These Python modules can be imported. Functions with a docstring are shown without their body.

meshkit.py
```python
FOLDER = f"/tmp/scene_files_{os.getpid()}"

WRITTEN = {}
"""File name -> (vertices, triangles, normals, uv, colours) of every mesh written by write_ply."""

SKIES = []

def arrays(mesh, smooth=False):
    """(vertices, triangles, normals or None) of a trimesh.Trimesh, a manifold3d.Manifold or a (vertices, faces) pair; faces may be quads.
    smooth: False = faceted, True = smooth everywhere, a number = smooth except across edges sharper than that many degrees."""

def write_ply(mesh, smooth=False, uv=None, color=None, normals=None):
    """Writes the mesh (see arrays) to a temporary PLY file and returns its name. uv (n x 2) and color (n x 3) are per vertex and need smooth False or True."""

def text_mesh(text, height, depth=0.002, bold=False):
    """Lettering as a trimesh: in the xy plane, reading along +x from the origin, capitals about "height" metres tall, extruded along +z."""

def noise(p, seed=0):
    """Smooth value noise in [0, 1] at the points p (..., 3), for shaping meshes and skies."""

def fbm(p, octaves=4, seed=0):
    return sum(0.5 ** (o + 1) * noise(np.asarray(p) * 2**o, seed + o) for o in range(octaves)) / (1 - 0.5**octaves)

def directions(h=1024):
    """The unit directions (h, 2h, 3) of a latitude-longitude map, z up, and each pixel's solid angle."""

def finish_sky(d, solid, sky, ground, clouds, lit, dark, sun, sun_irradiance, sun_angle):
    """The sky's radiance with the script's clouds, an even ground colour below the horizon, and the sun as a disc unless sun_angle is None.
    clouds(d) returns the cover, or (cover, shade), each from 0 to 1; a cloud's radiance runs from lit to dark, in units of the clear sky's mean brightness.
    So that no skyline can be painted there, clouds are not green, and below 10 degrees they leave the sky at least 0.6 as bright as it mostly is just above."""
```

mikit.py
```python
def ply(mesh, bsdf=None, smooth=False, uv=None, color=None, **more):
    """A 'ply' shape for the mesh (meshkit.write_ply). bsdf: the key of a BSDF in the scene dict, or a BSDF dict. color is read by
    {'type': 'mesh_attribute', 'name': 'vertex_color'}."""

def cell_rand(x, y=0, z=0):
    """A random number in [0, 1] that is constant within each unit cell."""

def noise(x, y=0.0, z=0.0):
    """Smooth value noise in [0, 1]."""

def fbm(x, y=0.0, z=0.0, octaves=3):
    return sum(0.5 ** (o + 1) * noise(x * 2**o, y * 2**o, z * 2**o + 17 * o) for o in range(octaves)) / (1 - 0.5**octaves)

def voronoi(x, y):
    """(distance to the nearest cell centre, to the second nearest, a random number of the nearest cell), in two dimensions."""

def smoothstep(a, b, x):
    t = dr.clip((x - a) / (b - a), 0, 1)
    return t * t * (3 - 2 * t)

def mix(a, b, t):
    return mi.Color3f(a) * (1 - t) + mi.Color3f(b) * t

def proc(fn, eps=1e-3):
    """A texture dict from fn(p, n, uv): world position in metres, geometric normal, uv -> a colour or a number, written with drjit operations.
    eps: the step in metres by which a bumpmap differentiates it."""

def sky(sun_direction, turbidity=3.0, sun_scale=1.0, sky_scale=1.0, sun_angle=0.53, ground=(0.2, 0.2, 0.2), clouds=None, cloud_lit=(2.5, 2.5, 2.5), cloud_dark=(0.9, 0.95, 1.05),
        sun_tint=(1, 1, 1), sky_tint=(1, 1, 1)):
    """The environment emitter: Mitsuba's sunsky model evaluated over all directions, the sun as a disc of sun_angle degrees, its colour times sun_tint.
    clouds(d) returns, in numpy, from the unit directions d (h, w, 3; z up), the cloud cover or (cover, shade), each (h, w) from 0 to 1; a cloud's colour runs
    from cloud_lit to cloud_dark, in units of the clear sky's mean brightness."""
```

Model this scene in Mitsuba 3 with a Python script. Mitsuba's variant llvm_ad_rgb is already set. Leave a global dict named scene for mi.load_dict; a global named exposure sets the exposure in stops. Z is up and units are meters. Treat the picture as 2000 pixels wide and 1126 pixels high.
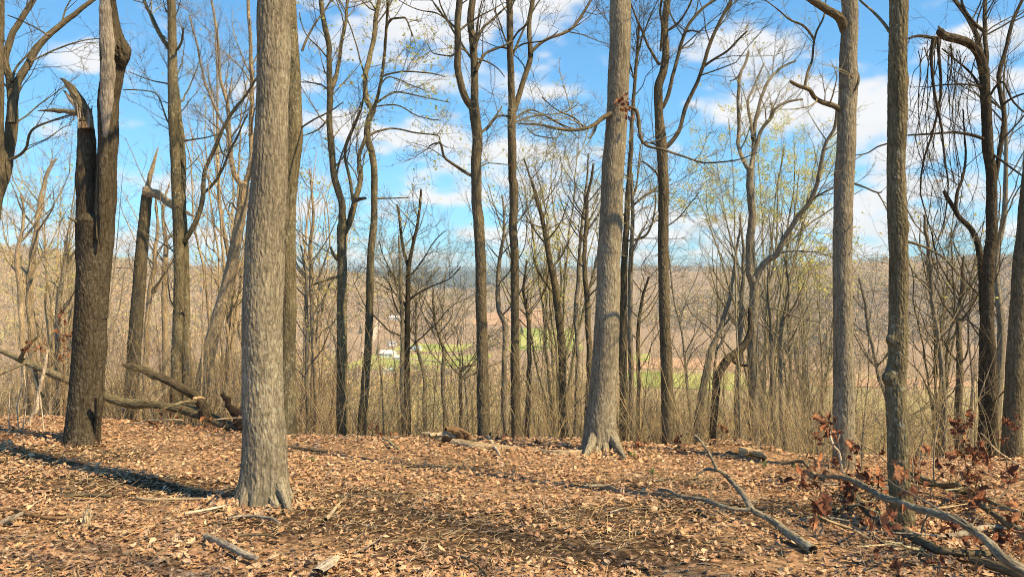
import math
import numpy as np
import mitsuba as mi
import drjit as dr
import mikit
import meshkit
from mikit import noise, fbm, smoothstep, mix, cell_rand
from scipy.interpolate import PchipInterpolator

T = mi.ScalarTransform4f
scene, labels = {}, {}

# ------------------------------------------------------------------ camera, sky, exposure
F, CX, HY, EYE = 1511.0, 1000.0, 520.0, 1.6          # focal length in photo pixels, horizon row, eye height
exposure = 2.4
scene['camera'] = {
    'type': 'perspective', 'fov': math.degrees(2 * math.atan(1000.0 / F)), 'fov_axis': 'x',
    'principal_point_offset_y': (563.0 - HY) / 1126.0,
    'near_clip': 0.05, 'far_clip': 30000.0,
    'to_world': T().look_at(origin=[0, 0, EYE], target=[0, 10, EYE], up=[0, 0, 1]),
    'medium': {'type': 'ref', 'id': 'haze_air'},
}
SUN = np.array([0.56, -0.34, 0.76])


def cloud_cover(d):
    z = np.clip(d[..., 2], 0, 1)
    az = np.degrees(np.arctan2(d[..., 0], d[..., 1]))
    el = np.degrees(np.arcsin(z))
    q = np.stack([d[..., 0] / (z + 0.10), d[..., 1] / (z + 0.10), z * 0 + 3.0], -1)
    big = meshkit.fbm(q * 1.1 + 5.3, 5, 11)
    fine = meshkit.fbm(np.stack([az * 0.42, el * 0.95, az * 0], -1) + 40, 5, 5)
    n = 0.55 * big + 0.45 * fine
    blobs = [(-4, 21, 11, 4.6, .36), (-29, 13.2, 2.4, 1.2, .30), (-33, 8.6, 4, 1.2, .14), (17.3, 15.3, 3.6, 1.9, .30), (20, 11.4, 7, 1.7, .30),
             (27, 9.2, 6, 2.4, .26), (-12.3, 10.2, 3.6, 1.1, .26), (-7, 9.2, 3.2, .9, .24), (-1, 8.4, 2.6, .8, .22), (-6, 13.2, 3.0, .7, .16), (-25, 5.5, 4, .8, .18),
             (-5.5, 5.0, 2.2, .5, .24), (27, 4, 9, 2.2, .20), (31, 14, 3, 2, .2), (8, 3.5, 7, 1.2, .14), (-17, 4.0, 4, .8, .16), (0, 6.6, 40, 3.4, .12), (0, 1.2, 60, 2.0, .20), (-20, 12, 5, 1, .14), (3, 12.5, 3, .8, .16), (-32, 18, 5, 1.4, .12)]
    w = 0
    for a, e, sa, se, amp in blobs:
        w = w + amp * np.exp(-((az - a) / sa) ** 2 - ((el - e) / se) ** 2)
    cover = np.clip((n + w - 0.585) / 0.20, 0, 1)
    cover = cover * cover * (3 - 2 * cover) * 0.95
    shade = np.clip((meshkit.fbm(np.stack([az * .3, el * .8, az * 0], -1) + 9, 4, 3) - 0.45) * 1.6, 0, 1) * 0.55
    return cover, shade


scene['sky'] = mikit.sky(SUN, turbidity=2.6, clouds=cloud_cover, cloud_lit=(2.2, 2.2, 2.2), cloud_dark=(1.6, 1.65, 1.72),
                         sky_tint=(0.63, 1.02, 1.12), sun_tint=(1.13, 1.0, 0.75), ground=(0.2, 0.15, 0.1))

# ------------------------------------------------------------------ haze
scene['haze_air'] = {'type': 'homogeneous', 'albedo': {'type': 'rgb', 'value': [0.60, 0.82, 1.0]}, 'sigma_t': 0.00013}
scene['haze'] = {'type': 'cube', 'to_world': T().translate([0, 0, -28.0]).scale([13000, 13000, 82.0]), 'bsdf': {'type': 'null'},
                 'interior': {'type': 'ref', 'id': 'haze_air'}}
labels['haze'] = {'kind': 'stuff'}

# ------------------------------------------------------------------ naming helpers
_used = {}


def numbered(name):
    n = _used.get(name, 0)
    _used[name] = n + 1
    return name if n == 0 else f'{name}_{n:03d}'


def thing(name, label, cat, group=None):
    key = numbered(name)
    labels[key] = {'label': label, 'category': cat}
    if group:
        labels[key]['group'] = group
    return key


def put(parent, name, mesh, bsdf, uv=None, smooth=True, label=None, kind=None):
    key = numbered(parent + '__' + name if parent else name)
    scene[key] = mikit.ply(mesh, bsdf, smooth=smooth, uv=uv)
    if label or kind:
        labels[key] = {k: v for k, v in (('label', label), ('kind', kind)) if v}
    return key


# ------------------------------------------------------------------ materials
def pick(i, colours):
    c = mi.Color3f(colours[0])
    for k in range(1, len(colours)):
        c = dr.select(i > k - 0.5, mi.Color3f(colours[k]), c)
    return c


BARKS = [(.155, .137, .085), (.076, .065, .046), (.37, .30, .195), (.225, .203, .148), (.275, .245, .195),
         (.33, .30, .185), (.62, .42, .22), (.21, .14, .082), (.132, .114, .075), (.55, .47, .35), (.46, .365, .20)]
OLIVE, DARK, PALE, GREY, DEAD, LICHEN, FRESH, WARM, UMBER, BLEACHED, STRAW = range(11)


def bark_colour(p, n, uv):
    i = dr.floor(uv.x * 0.01)
    u, v = uv.x - i * 100, uv.y
    c = pick(i, BARKS)
    ww = noise(u * 18, v * 9, i + 5) * 1.3
    fa = dr.minimum(dr.abs(2 * noise(u * 46 + ww, v * 7 + ww * .4, i) - 1) * 2.3, 1)
    fb = dr.minimum(dr.abs(2 * noise(u * 100 + ww, v * 21, i + 3) - 1) * 2.0, 1)
    streak = .04 + .66 * dr.minimum(fa, .2 + .8 * fb) + .34 * noise(u * 130, v * 60, i)
    spots = fbm(p.x * 34, p.y * 34 + 7, p.z * 26, 2)
    big = fbm(p.x * 2.3, p.y * 2.3, p.z * 1.3, 2)
    c = c * (0.34 + 1.10 * streak) * (0.75 + 0.5 * big)
    lich = smoothstep(.60, .74, spots) * smoothstep(.40, .62, big) * dr.select((i < 5.5) & (dr.abs(i - 1) > .5), 1.0, 0.25)
    return mix(c, mi.Color3f(.36, .38, .30), lich * 0.55)


def bark_relief(p, n, uv):
    i = dr.floor(uv.x * 0.01)
    return fbm((uv.x - i * 100) * 75, uv.y * 20, i, 3)


def twig_colour(p, n, uv):
    i = dr.floor(uv.x * 0.01)
    return pick(i, BARKS) * (0.60 + 0.65 * noise(p.x * 3, p.y * 3, p.z * 3))


def twosided(b):
    return {'type': 'twosided', 'bsdf': b}


scene['bark'] = twosided({'type': 'bumpmap', 'arbitrary': mikit.proc(bark_relief, eps=0.004), 'scale': 0.012,
                          'bsdf': {'type': 'diffuse', 'reflectance': mikit.proc(bark_colour)}})
scene['twig'] = twosided({'type': 'diffuse', 'reflectance': mikit.proc(twig_colour)})

LEAVES = [(.46, .295, .17), (.41, .25, .135), (.52, .375, .235), (.33, .20, .115), (.39, .295, .195), (.35, .20, .11), (.46, .285, .14), (.24, .15, .09)]


def leaf_colour(p, n, uv):
    i = dr.floor(uv.x)
    k = dr.floor(cell_rand(i, 3, 1) * 7.99)
    side = dr.abs(uv.x - i - 0.5)
    c = pick(k, LEAVES) * (0.78 + 0.4 * cell_rand(i, 9, 4))
    vein = smoothstep(.03, .012, side) * 0.20 + smoothstep(.42, .5, dr.abs(dr.sin((uv.y * 4.5 - side * 3.0) * 3.14159)) * 0.5) * .06
    blotch = smoothstep(.55, .75, fbm(p.x * 70, p.y * 70, p.z * 70, 2))
    return c * (1 + vein) * (1 - 0.35 * blotch)


scene['dry_leaf'] = twosided({'type': 'principled', 'base_color': mikit.proc(leaf_colour), 'roughness': 0.55, 'specular': 0.35})
RUST = [(.27, .115, .06), (.18, .08, .05), (.34, .17, .09), (.15, .07, .045)]
scene['rust_leaf'] = twosided({'type': 'diffuse', 'reflectance': mikit.proc(lambda p, n, uv: pick(dr.floor(cell_rand(dr.floor(uv.x), 2, 2) * 3.99), RUST))})
BUDS = [(.64, .66, .20), (.72, .68, .22), (.58, .62, .22), (.72, .62, .28)]
scene['young_leaf'] = {'type': 'principledthin', 'base_color': mikit.proc(lambda p, n, uv: pick(dr.floor(cell_rand(dr.floor(uv.x), 2, 2) * 3.99), BUDS)),
                       'roughness': 0.6, 'diff_trans': 0.9}
scene['sprout_leaf'] = twosided({'type': 'diffuse', 'reflectance': {'type': 'rgb', 'value': [.13, .18, .055]}})


# patches of dark bare soil (x, y, half widths)
BARE = [(-.9, 5.75, 1.3, .55), (.3, 5.2, 1.5, .5), (.7, 6.1, .9, .4), (-3.3, 6.9, 1.7, .5), (-1.2, 6.6, .8, .4), (2.2, 6.4, 1.1, .35), (-4.8, 8.2, 1.2, .5), (1.6, 7.3, .8, .25), (1.3, 9.3, .5, .2), (-.6, 8.2, .7, .2)]


def soil_colour(p, n, uv):
    a = fbm(p.x * 1.7, p.y * 1.7, 0, 3)
    b = fbm(p.x * 26, p.y * 26, 2, 3)
    c = mix((.15, .098, .06), (.34, .225, .135), smoothstep(.36, .62, b)) * (0.75 + 0.5 * a)
    m = mi.Float(0)
    for (bx, by, wx, wy) in BARE:
        m = dr.maximum(m, 1.35 * dr.exp(-dr.square((p.x - bx) / wx) - dr.square((p.y - by) / wy)) - .5 * a)
    return mix(c, mix((.05, .035, .024), (.125, .085, .052), smoothstep(.40, .68, b)), smoothstep(.05, .5, m) * .95)


def valley_colour(p, n, uv):
    a = fbm(p.x * .012, p.y * .012, 0, 3)
    b = fbm(p.x * .11, p.y * .11, 3, 3)
    flat = smoothstep(-96.0, -99.5, p.z) * smoothstep(300, 420, p.y)
    wood = mix((.30, .225, .13), (.40, .315, .17), b)
    floor = mix(mix((.33, .30, .13), (.40, .32, .17), smoothstep(.35, .58, a)), (.36, .27, .18), smoothstep(.45, .7, b) * .8)
    return mix(wood, floor, flat)


def hill_colour(p, n, uv):
    b = fbm(p.x * .02, p.y * .02, 3, 3)
    c = mix((.27, .20, .135), (.34, .255, .165), b)
    return mix(c, (.03, .042, .045), smoothstep(3300, 3500, p.y))  # far ridge coloured dark and bluish: cloud shadow put into the colour


scene['soil'] = twosided({'type': 'diffuse', 'reflectance': mikit.proc(soil_colour)})
scene['valley_mat'] = twosided({'type': 'diffuse', 'reflectance': mikit.proc(valley_colour)})
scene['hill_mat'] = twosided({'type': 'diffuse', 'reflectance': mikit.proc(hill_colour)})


def field_colour(p, n, uv):
    a = fbm(p.x * .03, p.y * .03, 1, 3)
    b = fbm(p.x * .35, p.y * .12, 4, 3)
    return mix((.26, .33, .075), (.39, .40, .13), smoothstep(.32, .68, a)) * (.78 + .44 * b)


scene['field_mat'] = twosided({'type': 'diffuse', 'reflectance': mikit.proc(field_colour)})
scene['stubble_mat'] = twosided({'type': 'diffuse', 'reflectance': mikit.proc(lambda p, n, uv: mix((.50, .34, .21), (.40, .25, .15), fbm(p.x * .04, p.y * .1, 1, 3)))})
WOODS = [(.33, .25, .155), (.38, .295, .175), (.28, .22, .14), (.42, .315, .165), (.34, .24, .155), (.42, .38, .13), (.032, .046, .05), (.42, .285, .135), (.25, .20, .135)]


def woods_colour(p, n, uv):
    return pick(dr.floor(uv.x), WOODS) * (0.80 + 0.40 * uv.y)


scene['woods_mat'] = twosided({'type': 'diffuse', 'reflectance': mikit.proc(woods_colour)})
for nm, c in dict(white_paint=(.80, .80, .78), metal_white=(.78, .80, .80), roof_teal=(.35, .58, .55), roof_grey=(.30, .30, .31), roof_blue=(.30, .42, .55), dark_glass=(.05, .06, .07),
                  gravel=(.50, .42, .32), conifer=(.035, .065, .03), trunk_brown=(.16, .11, .07), rot_dark=(.038, .03, .025), brick_red=(.40, .16, .10)).items():
    scene[nm] = twosided({'type': 'diffuse', 'reflectance': {'type': 'rgb', 'value': list(c)}})

# ------------------------------------------------------------------ terrain
RIDGES = [  # crest polyline (x, y, z, half width)
    [(-2600, 1500, 40, 800), (-1400, 1480, 30, 800), (-1000, 1500, 27, 780), (-860, 1500, 20, 740), (-720, 1540, 4, 700), (-560, 1720, -10, 560), (-500, 2200, -30, 330), (-560, 2900, -40, 300)],
    [(60, 2600, -40, 260), (180, 2400, -22, 330), (420, 2200, -12, 700), (620, 2000, -7, 900), (930, 1800, 10, 1000), (1130, 1720, 20, 1000), (1250, 1700, 17, 1000), (1700, 1500, 28, 1000), (2600, 1300, 40, 1000)],
    [(-1200, 2700, -58, 500), (-420, 2500, -88, 500), (-50, 2650, -90, 500), (250, 2600, -80, 500), (600, 2700, -50, 500)],
    [(-3500, 4300, -6, 800), (-1600, 4300, -24, 800), (-900, 4150, -28, 700), (-300, 4000, -20, 700), (200, 4200, -18, 700), (1200, 4300, -30, 800), (3500, 4300, -16, 800)],
    [(-6000, 9000, 10, 1600), (0, 9000, -8, 1600), (2200, 9000, 8, 1600), (6000, 9000, -10, 1600)],
]


def crest_y(x):
    return 10.5 - 0.15 * np.clip(x, -14, 14) + 0.35 * np.sin(x * 0.9 + 1)


def soft(t, k):
    return 0.5 * (t + np.sqrt(t * t + k))


def ground(x, y):
    x, y = np.asarray(x, float), np.asarray(y, float)
    e = y - crest_y(x)
    z = -0.08 * np.clip(y, -40, 1e9) - 0.02 * np.clip(x, -14, 14) - 0.27 * soft(e, 0.5)
    z = z + 0.10 * (meshkit.fbm(np.stack([x * .55, y * .55, x * 0], -1), 3, 2) - 0.5)
    z = z + 0.15 * np.exp(-((x - 2.75) / .55) ** 2 - ((y - 9.75) / .4) ** 2)
    z = -100 + soft(z + 100, 60)
    return z


def terrain(x, y):
    x, y = np.broadcast_arrays(np.asarray(x, float), np.asarray(y, float))
    z = ground(x, y)
    p = np.stack([x, y], -1)
    for pts in RIDGES:
        pts = np.array(pts, float)
        best = np.full(x.shape, -1e9)
        for a, b in zip(pts[:-1], pts[1:]):
            ab = (b - a)[:2]
            t = np.clip(((p - a[:2]) @ ab) / (ab @ ab), 0, 1)
            q = a[:2] + t[..., None] * ab
            dist = np.linalg.norm(p - q, axis=-1)
            prof = np.cos(np.clip(dist / (a[3] + t * (b[3] - a[3])), 0, 1) * math.pi) * .5 + .5
            best = np.maximum(best, -100 + (a[2] + t * (b[2] - a[2]) + 100) * prof ** 0.8)
        z = np.maximum(z, best)
    far = np.clip((np.hypot(x, y) - 250) / 500, 0, 1)
    z = z + far * (np.clip((z + 98) / 30, 0, 1)) * 34 * (meshkit.fbm(np.stack([x / 340, y / 340, x * 0], -1), 4, 7) - 0.5)
    return z


ang = np.radians(np.concatenate([np.linspace(-55, 55, 331), np.arange(60, 305, 5.0)]))
rad = np.concatenate([[0.02], np.geomspace(0.4, 13500, 300)])
A, Rr = np.meshgrid(ang, rad)
GX, GY = Rr * np.sin(A), Rr * np.cos(A)
GV = np.stack([GX, GY, terrain(GX, GY)], -1)
na = len(ang)


def ring_sheet(i0, i1):
    v = GV[i0:i1 + 1].reshape(-1, 3)
    i, j = np.meshgrid(np.arange(i1 - i0), np.arange(na), indexing='ij')
    a, b = i * na + j, i * na + (j + 1) % na
    return v, np.stack([a, b, b + na, a + na], -1).reshape(-1, 4)


k1, k2 = int(np.searchsorted(rad, 45)), int(np.searchsorted(rad, 800))
put(None, 'forest_floor', ring_sheet(0, k1), 'soil')
put(None, 'valley', ring_sheet(k1, k2), 'valley_mat')
put(None, 'hills', ring_sheet(k2, len(rad) - 1), 'hill_mat')
for k in ('forest_floor', 'valley', 'hills'):
    labels[k] = {'kind': 'structure'}


def at(px, py, d):
    return np.array([(px - CX) / F * d, d, EYE - (py - HY) / F * d])


def depth_on_ground(px, py):
    d = np.linspace(2.5, 16, 1400)
    z = EYE - (py - HY) / F * d
    hit = np.nonzero(z <= ground((px - CX) / F * d, d))[0]
    return float(d[hit[0]]) if len(hit) else 11.0


def on_ground(px, py, up=0.0):
    d = depth_on_ground(px, py)
    q = at(px, py, d)
    q[2] = float(ground(q[0], q[1])) + up
    return q


def sheet(name, x0, x1, y0, y1, mat, skew=0.0, lift=0.5, n=24):
    u, v = np.meshgrid(np.linspace(0, 1, n), np.linspace(0, 1, n))
    edge = 1 + 0.04 * np.sin(u * 9) * v
    x, y = x0 + (x1 - x0) * u * edge + skew * v, y0 + (y1 - y0) * v + 8 * np.sin(u * 7)
    vv = np.stack([x, y, terrain(x, y) + lift], -1).reshape(-1, 3)
    i, j = np.meshgrid(np.arange(n - 1), np.arange(n - 1), indexing='ij')
    a = i * n + j
    k = put(None, name, (vv, np.stack([a, a + 1, a + n + 1, a + n], -1).reshape(-1, 4)), mat)
    labels[k] = {'kind': 'structure'}


FIELDS = [(98, 205, 640, 735), (215, 400, 650, 705), (-5, 88, 930, 1260), (-172, -34, 750, 890), (-150, -60, 920, 1010), (90, 150, 830, 900)]
for f in FIELDS[:1] + FIELDS[2:]:
    sheet('field', *f, 'field_mat', skew=10)
sheet('stubble_field', *FIELDS[1], 'stubble_mat')
sheet('stubble_field', -70, 60, 1330, 1560, 'stubble_mat')
sheet('stubble_field', 110, 300, 760, 850, 'stubble_mat')
sheet('gravel_road', -178, -170, 905, 1240, 'gravel', skew=-40, lift=0.9)
sheet('gravel_road', -150, -40, 836, 842, 'gravel', skew=4, lift=0.9)


# ------------------------------------------------------------------ tubes, twigs, leaves
def unit(v):
    return v / np.maximum(np.linalg.norm(v, axis=-1, keepdims=True), 1e-9)


def tubes(P, R, sides, tone):
    """Many polylines P (n, k, 3) with radii R (n, k) as one mesh: (vertices, faces, uv)."""
    P, R = np.asarray(P, float), np.asarray(R, float)
    n, k, _ = P.shape
    tan = unit(np.gradient(P, axis=1))
    mean = unit(P[:, -1] - P[:, 0])
    ref = np.where(np.abs(mean[:, 1:2]) < 0.8, [[0, 1.0, 0]], [[1.0, 0, 0]])[:, None, :]
    e1 = unit(np.cross(tan, ref))
    e2 = np.cross(e1, tan)
    seam = sides > 5
    m = sides + 1 if seam else sides
    th = np.arange(m) * 2 * math.pi / sides + math.pi / 2
    V = P[:, :, None] + R[:, :, None, None] * (np.cos(th)[None, None, :, None] * e1[:, :, None] + np.sin(th)[None, None, :, None] * e2[:, :, None])
    i, a, s = np.meshgrid(np.arange(n), np.arange(k - 1), np.arange(sides), indexing='ij')
    s2 = s + 1 if seam else (s + 1) % sides
    base = i * k * m + a * m
    Fq = np.stack([base + s, base + s2, base + m + s2, base + m + s], -1).reshape(-1, 4)
    ln = np.concatenate([np.zeros((n, 1)), np.cumsum(np.linalg.norm(np.diff(P, axis=1), axis=2), axis=1)], 1)
    arc = (th - math.pi / 2)[None, None] * R.max(axis=1)[:, None, None] + 0 * ln[:, :, None]
    tone = np.broadcast_to(np.asarray(tone, float), (n,))[:, None, None]
    uv = np.stack([tone * 100 + 2 + arc, ln[:, :, None] + 0 * arc], -1).reshape(-1, 2)
    return V.reshape(-1, 3), Fq, uv


def join(parts):
    vs, fs, us, at_ = [], [], [], 0
    for v, f, u in parts:
        f = np.asarray(f)
        if f.shape[1] == 4:
            f = np.vstack([f[:, [0, 1, 2]], f[:, [0, 2, 3]]])
        vs.append(v), fs.append(f + at_), us.append(u)
        at_ += len(v)
    return (np.vstack(vs), np.vstack(fs)), np.vstack(us)


def resample(pts, r, k):
    pts = np.asarray(pts, float)
    s = np.concatenate([[0], np.cumsum(np.linalg.norm(np.diff(pts, axis=0), axis=1))])
    q = np.linspace(0, s[-1], k)
    return np.stack([PchipInterpolator(s, pts[:, c])(q) for c in range(3)], -1), np.interp(q, s, r), s[-1]


def spawn(P, R, counts, rng, lo, hi, angle=48, up=0.15, k=5, t0=0.15, rf=0.5, rmin=0.0016, wob=0.16, tip=0.4, lift=0.05):
    """Side shoots of the polylines P, R: counts[i] of them on the i-th."""
    par = np.repeat(np.arange(len(P)), counts)
    n, K = len(par), P.shape[1]
    t = rng.uniform(t0, 1, n)
    x = t * (K - 1) * 0.9999
    i, f = x.astype(int), (x % 1)[:, None]
    pos = P[par, i] * (1 - f) + P[par, i + 1] * f
    tan = unit(P[par, i + 1] - P[par, i])
    r = R[par, i] * (1 - f[:, 0]) + R[par, i + 1] * f[:, 0]
    v = rng.normal(size=(n, 3))
    perp = unit(v - (v * tan).sum(1, keepdims=True) * tan)
    a = np.radians(angle) + rng.normal(0, .22, n)
    d = unit(np.cos(a)[:, None] * tan + np.sin(a)[:, None] * perp + [0, 0, up])
    L = rng.uniform(lo, hi, n) * (1.2 - .65 * t)
    out = [pos]
    for _ in range(k - 1):
        d = unit(d + rng.normal(0, wob, (n, 3)) + [0, 0, lift])
        out.append(out[-1] + d * (L / (k - 1))[:, None])
    r0 = np.maximum(np.minimum(r * rf, 0.011 * L + .0015), rmin)
    return np.stack(out, 1), r0[:, None] * np.linspace(1, tip, k)[None]


def twig_mesh(P, R, rng, tone, dens=3.0, scale=1.0, levels=3, n2=6, n3=3, rmin=0.0016, up=0.15, angle=48, droop=0.05):
    """The fine shoots on a set of limbs: (mesh, uv, tips)."""
    L = np.linalg.norm(np.diff(P, axis=1), axis=2).sum(1)
    p1, r1 = spawn(P, R, np.maximum(1, np.round(L * dens)).astype(int), rng, .5 * scale, 1.5 * scale, angle, up, 6, lift=droop, rmin=rmin * 1.5, rf=.42, tip=.28)
    parts, tips = [tubes(p1, r1, 4, tone)], p1[:, -1]
    if levels > 1:
        p2, r2 = spawn(p1, r1, np.full(len(p1), n2), rng, .2 * scale, .62 * scale, 46, up * .7, 4, rmin=rmin * 1.2, lift=droop)
        parts.append(tubes(p2, r2, 3, tone))
        tips = p2[:, -1]
    if levels > 2:
        p3, r3 = spawn(p2, r2, np.full(len(p2), n3), rng, .07 * scale, .26 * scale, 44, up * .5, 3, rmin=rmin, lift=droop)
        parts.append(tubes(p3, r3, 3, tone))
        tips = p3[:, -1]
    mesh, uv = join(parts)
    return mesh, uv, tips


def stem(pts, rads, sides, spacing, tone, rng, rough=0.0, fine=0.025, tall=0.10, flare=None, lump=0.05, wobble=0.0, roots=5, phase=0.0, burls=(), fine_to=0):
    """A trunk or limb with bark relief as real displacement."""
    pts = np.asarray(pts, float)
    total = np.linalg.norm(np.diff(pts, axis=0), axis=1).sum()
    k = max(6, int(total / spacing))
    s = np.linspace(0, total, k)
    if fine_to:  # rings far above the frame stand further apart
        lim = np.linalg.norm(np.diff(pts[:fine_to], axis=0), axis=1).sum() + .3
        s = np.concatenate([s[s < lim], np.arange(lim, total, .25), [total]])
        k = len(s)
    s0 = np.concatenate([[0], np.cumsum(np.linalg.norm(np.diff(pts, axis=0), axis=1))])
    P, R = np.stack([PchipInterpolator(s0, pts[:, c])(s) for c in range(3)], -1), np.interp(s, s0, rads)
    if wobble:
        o = rng.uniform(0, 99)
        for c in range(2):
            P[:, c] += wobble * (meshkit.fbm(np.stack([s * 2.2 + o, s * 0 + 13 * c, s * 0], -1), 3) - .5) * np.minimum(1, s / .3)
    te = unit(P[-1] - P[-2])
    P = np.vstack([P, P[-1] + te * R[-1] * .35, P[-1] + te * R[-1] * .5])
    s = np.concatenate([s, [s[-1] + R[-1] * .35, s[-1] + R[-1] * .5]])
    R = np.concatenate([R, [R[-1] * .75, R[-1] * .02]])
    k += 2
    v, f, uv = tubes(P[None], R[None], sides, tone)
    m = sides + 1 if sides > 5 else sides
    C = np.repeat(P, m, 0)
    nrm = unit(v - C)
    th = np.tile(np.arange(m) * 2 * math.pi / sides, k)
    S, RR = np.repeat(s, m), np.repeat(R, m)
    o = rng.uniform(0, 50)
    q = np.stack([np.cos(th) * RR, np.sin(th) * RR, S], -1)
    d = lump * RR * 2 * (meshkit.noise(q / [.16, .16, .35] + o, 3) - .5)
    if rough:
        nr = max(5, int(round(2 * math.pi * float(np.median(R)) / (fine * 2))))
        warp = meshkit.noise(q / [.07, .07, tall * 1.6] + o, 5) * 2.6 + meshkit.noise(q / [.03, .03, tall * .5] + o, 6) * 1.5
        ridge = np.abs(np.sin(th * nr / 2 + warp * 2)) ** .7
        cross = np.clip(np.abs(2 * meshkit.noise(q / [fine * 2.2, fine * 2.2, tall * .55] + o, 8) - 1) / .22, 0, 1)
        d = d + rough * (np.minimum(ridge, .45 + .55 * cross) - .7 + .25 * (meshkit.noise(q / [fine, fine, fine * 1.6] + o, 9) - .5))
    if flare:
        amp, hgt = flare
        e = np.exp(-S / hgt)
        lobes = np.clip(np.cos(th * roots + phase + 1.2 * np.sin(2 * th + phase)), -.3, 1)
        d = d + RR * amp * e * (0.55 + 0.75 * lobes * np.exp(-S / (hgt * 1.4)))
    for (sb, tb, wb, hb) in burls:
        dt = np.angle(np.exp(1j * (th - tb)))
        d = d + hb * np.exp(-((S - sb) / wb) ** 2 - (dt * RR / wb) ** 2)
    d[-2 * m:] *= .3
    return (v + nrm * d[:, None]), f, uv


OAK = np.array([(0, 0), (.16, .10), (.22, .24), (.33, .12), (.44, .32), (.55, .15), (.68, .30), (.76, .13), (.88, .16), (1, 0)])
MAPLE = np.array([(0, 0), (.05, .22), (.16, .44), (.30, .24), (.48, .46), (.60, .18), (.74, .24), (.82, .10), (1, 0)])
BEECH = np.array([(0, 0), (.15, .14), (.35, .24), (.55, .25), (.78, .15), (1, 0)])
SMALL = np.array([(0, 0), (.3, .26), (.65, .24), (1, 0)])


def outline_leaf(o, jag, rng, centre=True):
    o = o.copy()
    lo = o[1:-1] * [1, -1]
    lo[:, 0] += rng.normal(0, jag, len(lo))
    lo[:, 1] *= rng.uniform(.8, 1.15)
    v = np.vstack([o, lo[::-1], [[.45, 0]]])
    v[:, 0] -= .5
    if not centre:
        v = v[:-1]
        return v, np.array([[0, i, i + 1] for i in range(1, len(v) - 1)])
    n = len(v) - 1
    f = np.stack([np.arange(n), (np.arange(n) + 1) % n, np.full(n, n)], 1)
    return v, f


_r = np.random.default_rng(5)
SHAPES_NEAR = [outline_leaf(s, .02, _r) for s in (OAK, MAPLE, BEECH, BEECH, OAK, SMALL)]
SHAPES_FAR = [outline_leaf(s, .05, _r, False) for s in (SMALL, BEECH, SMALL, SMALL)]


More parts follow.
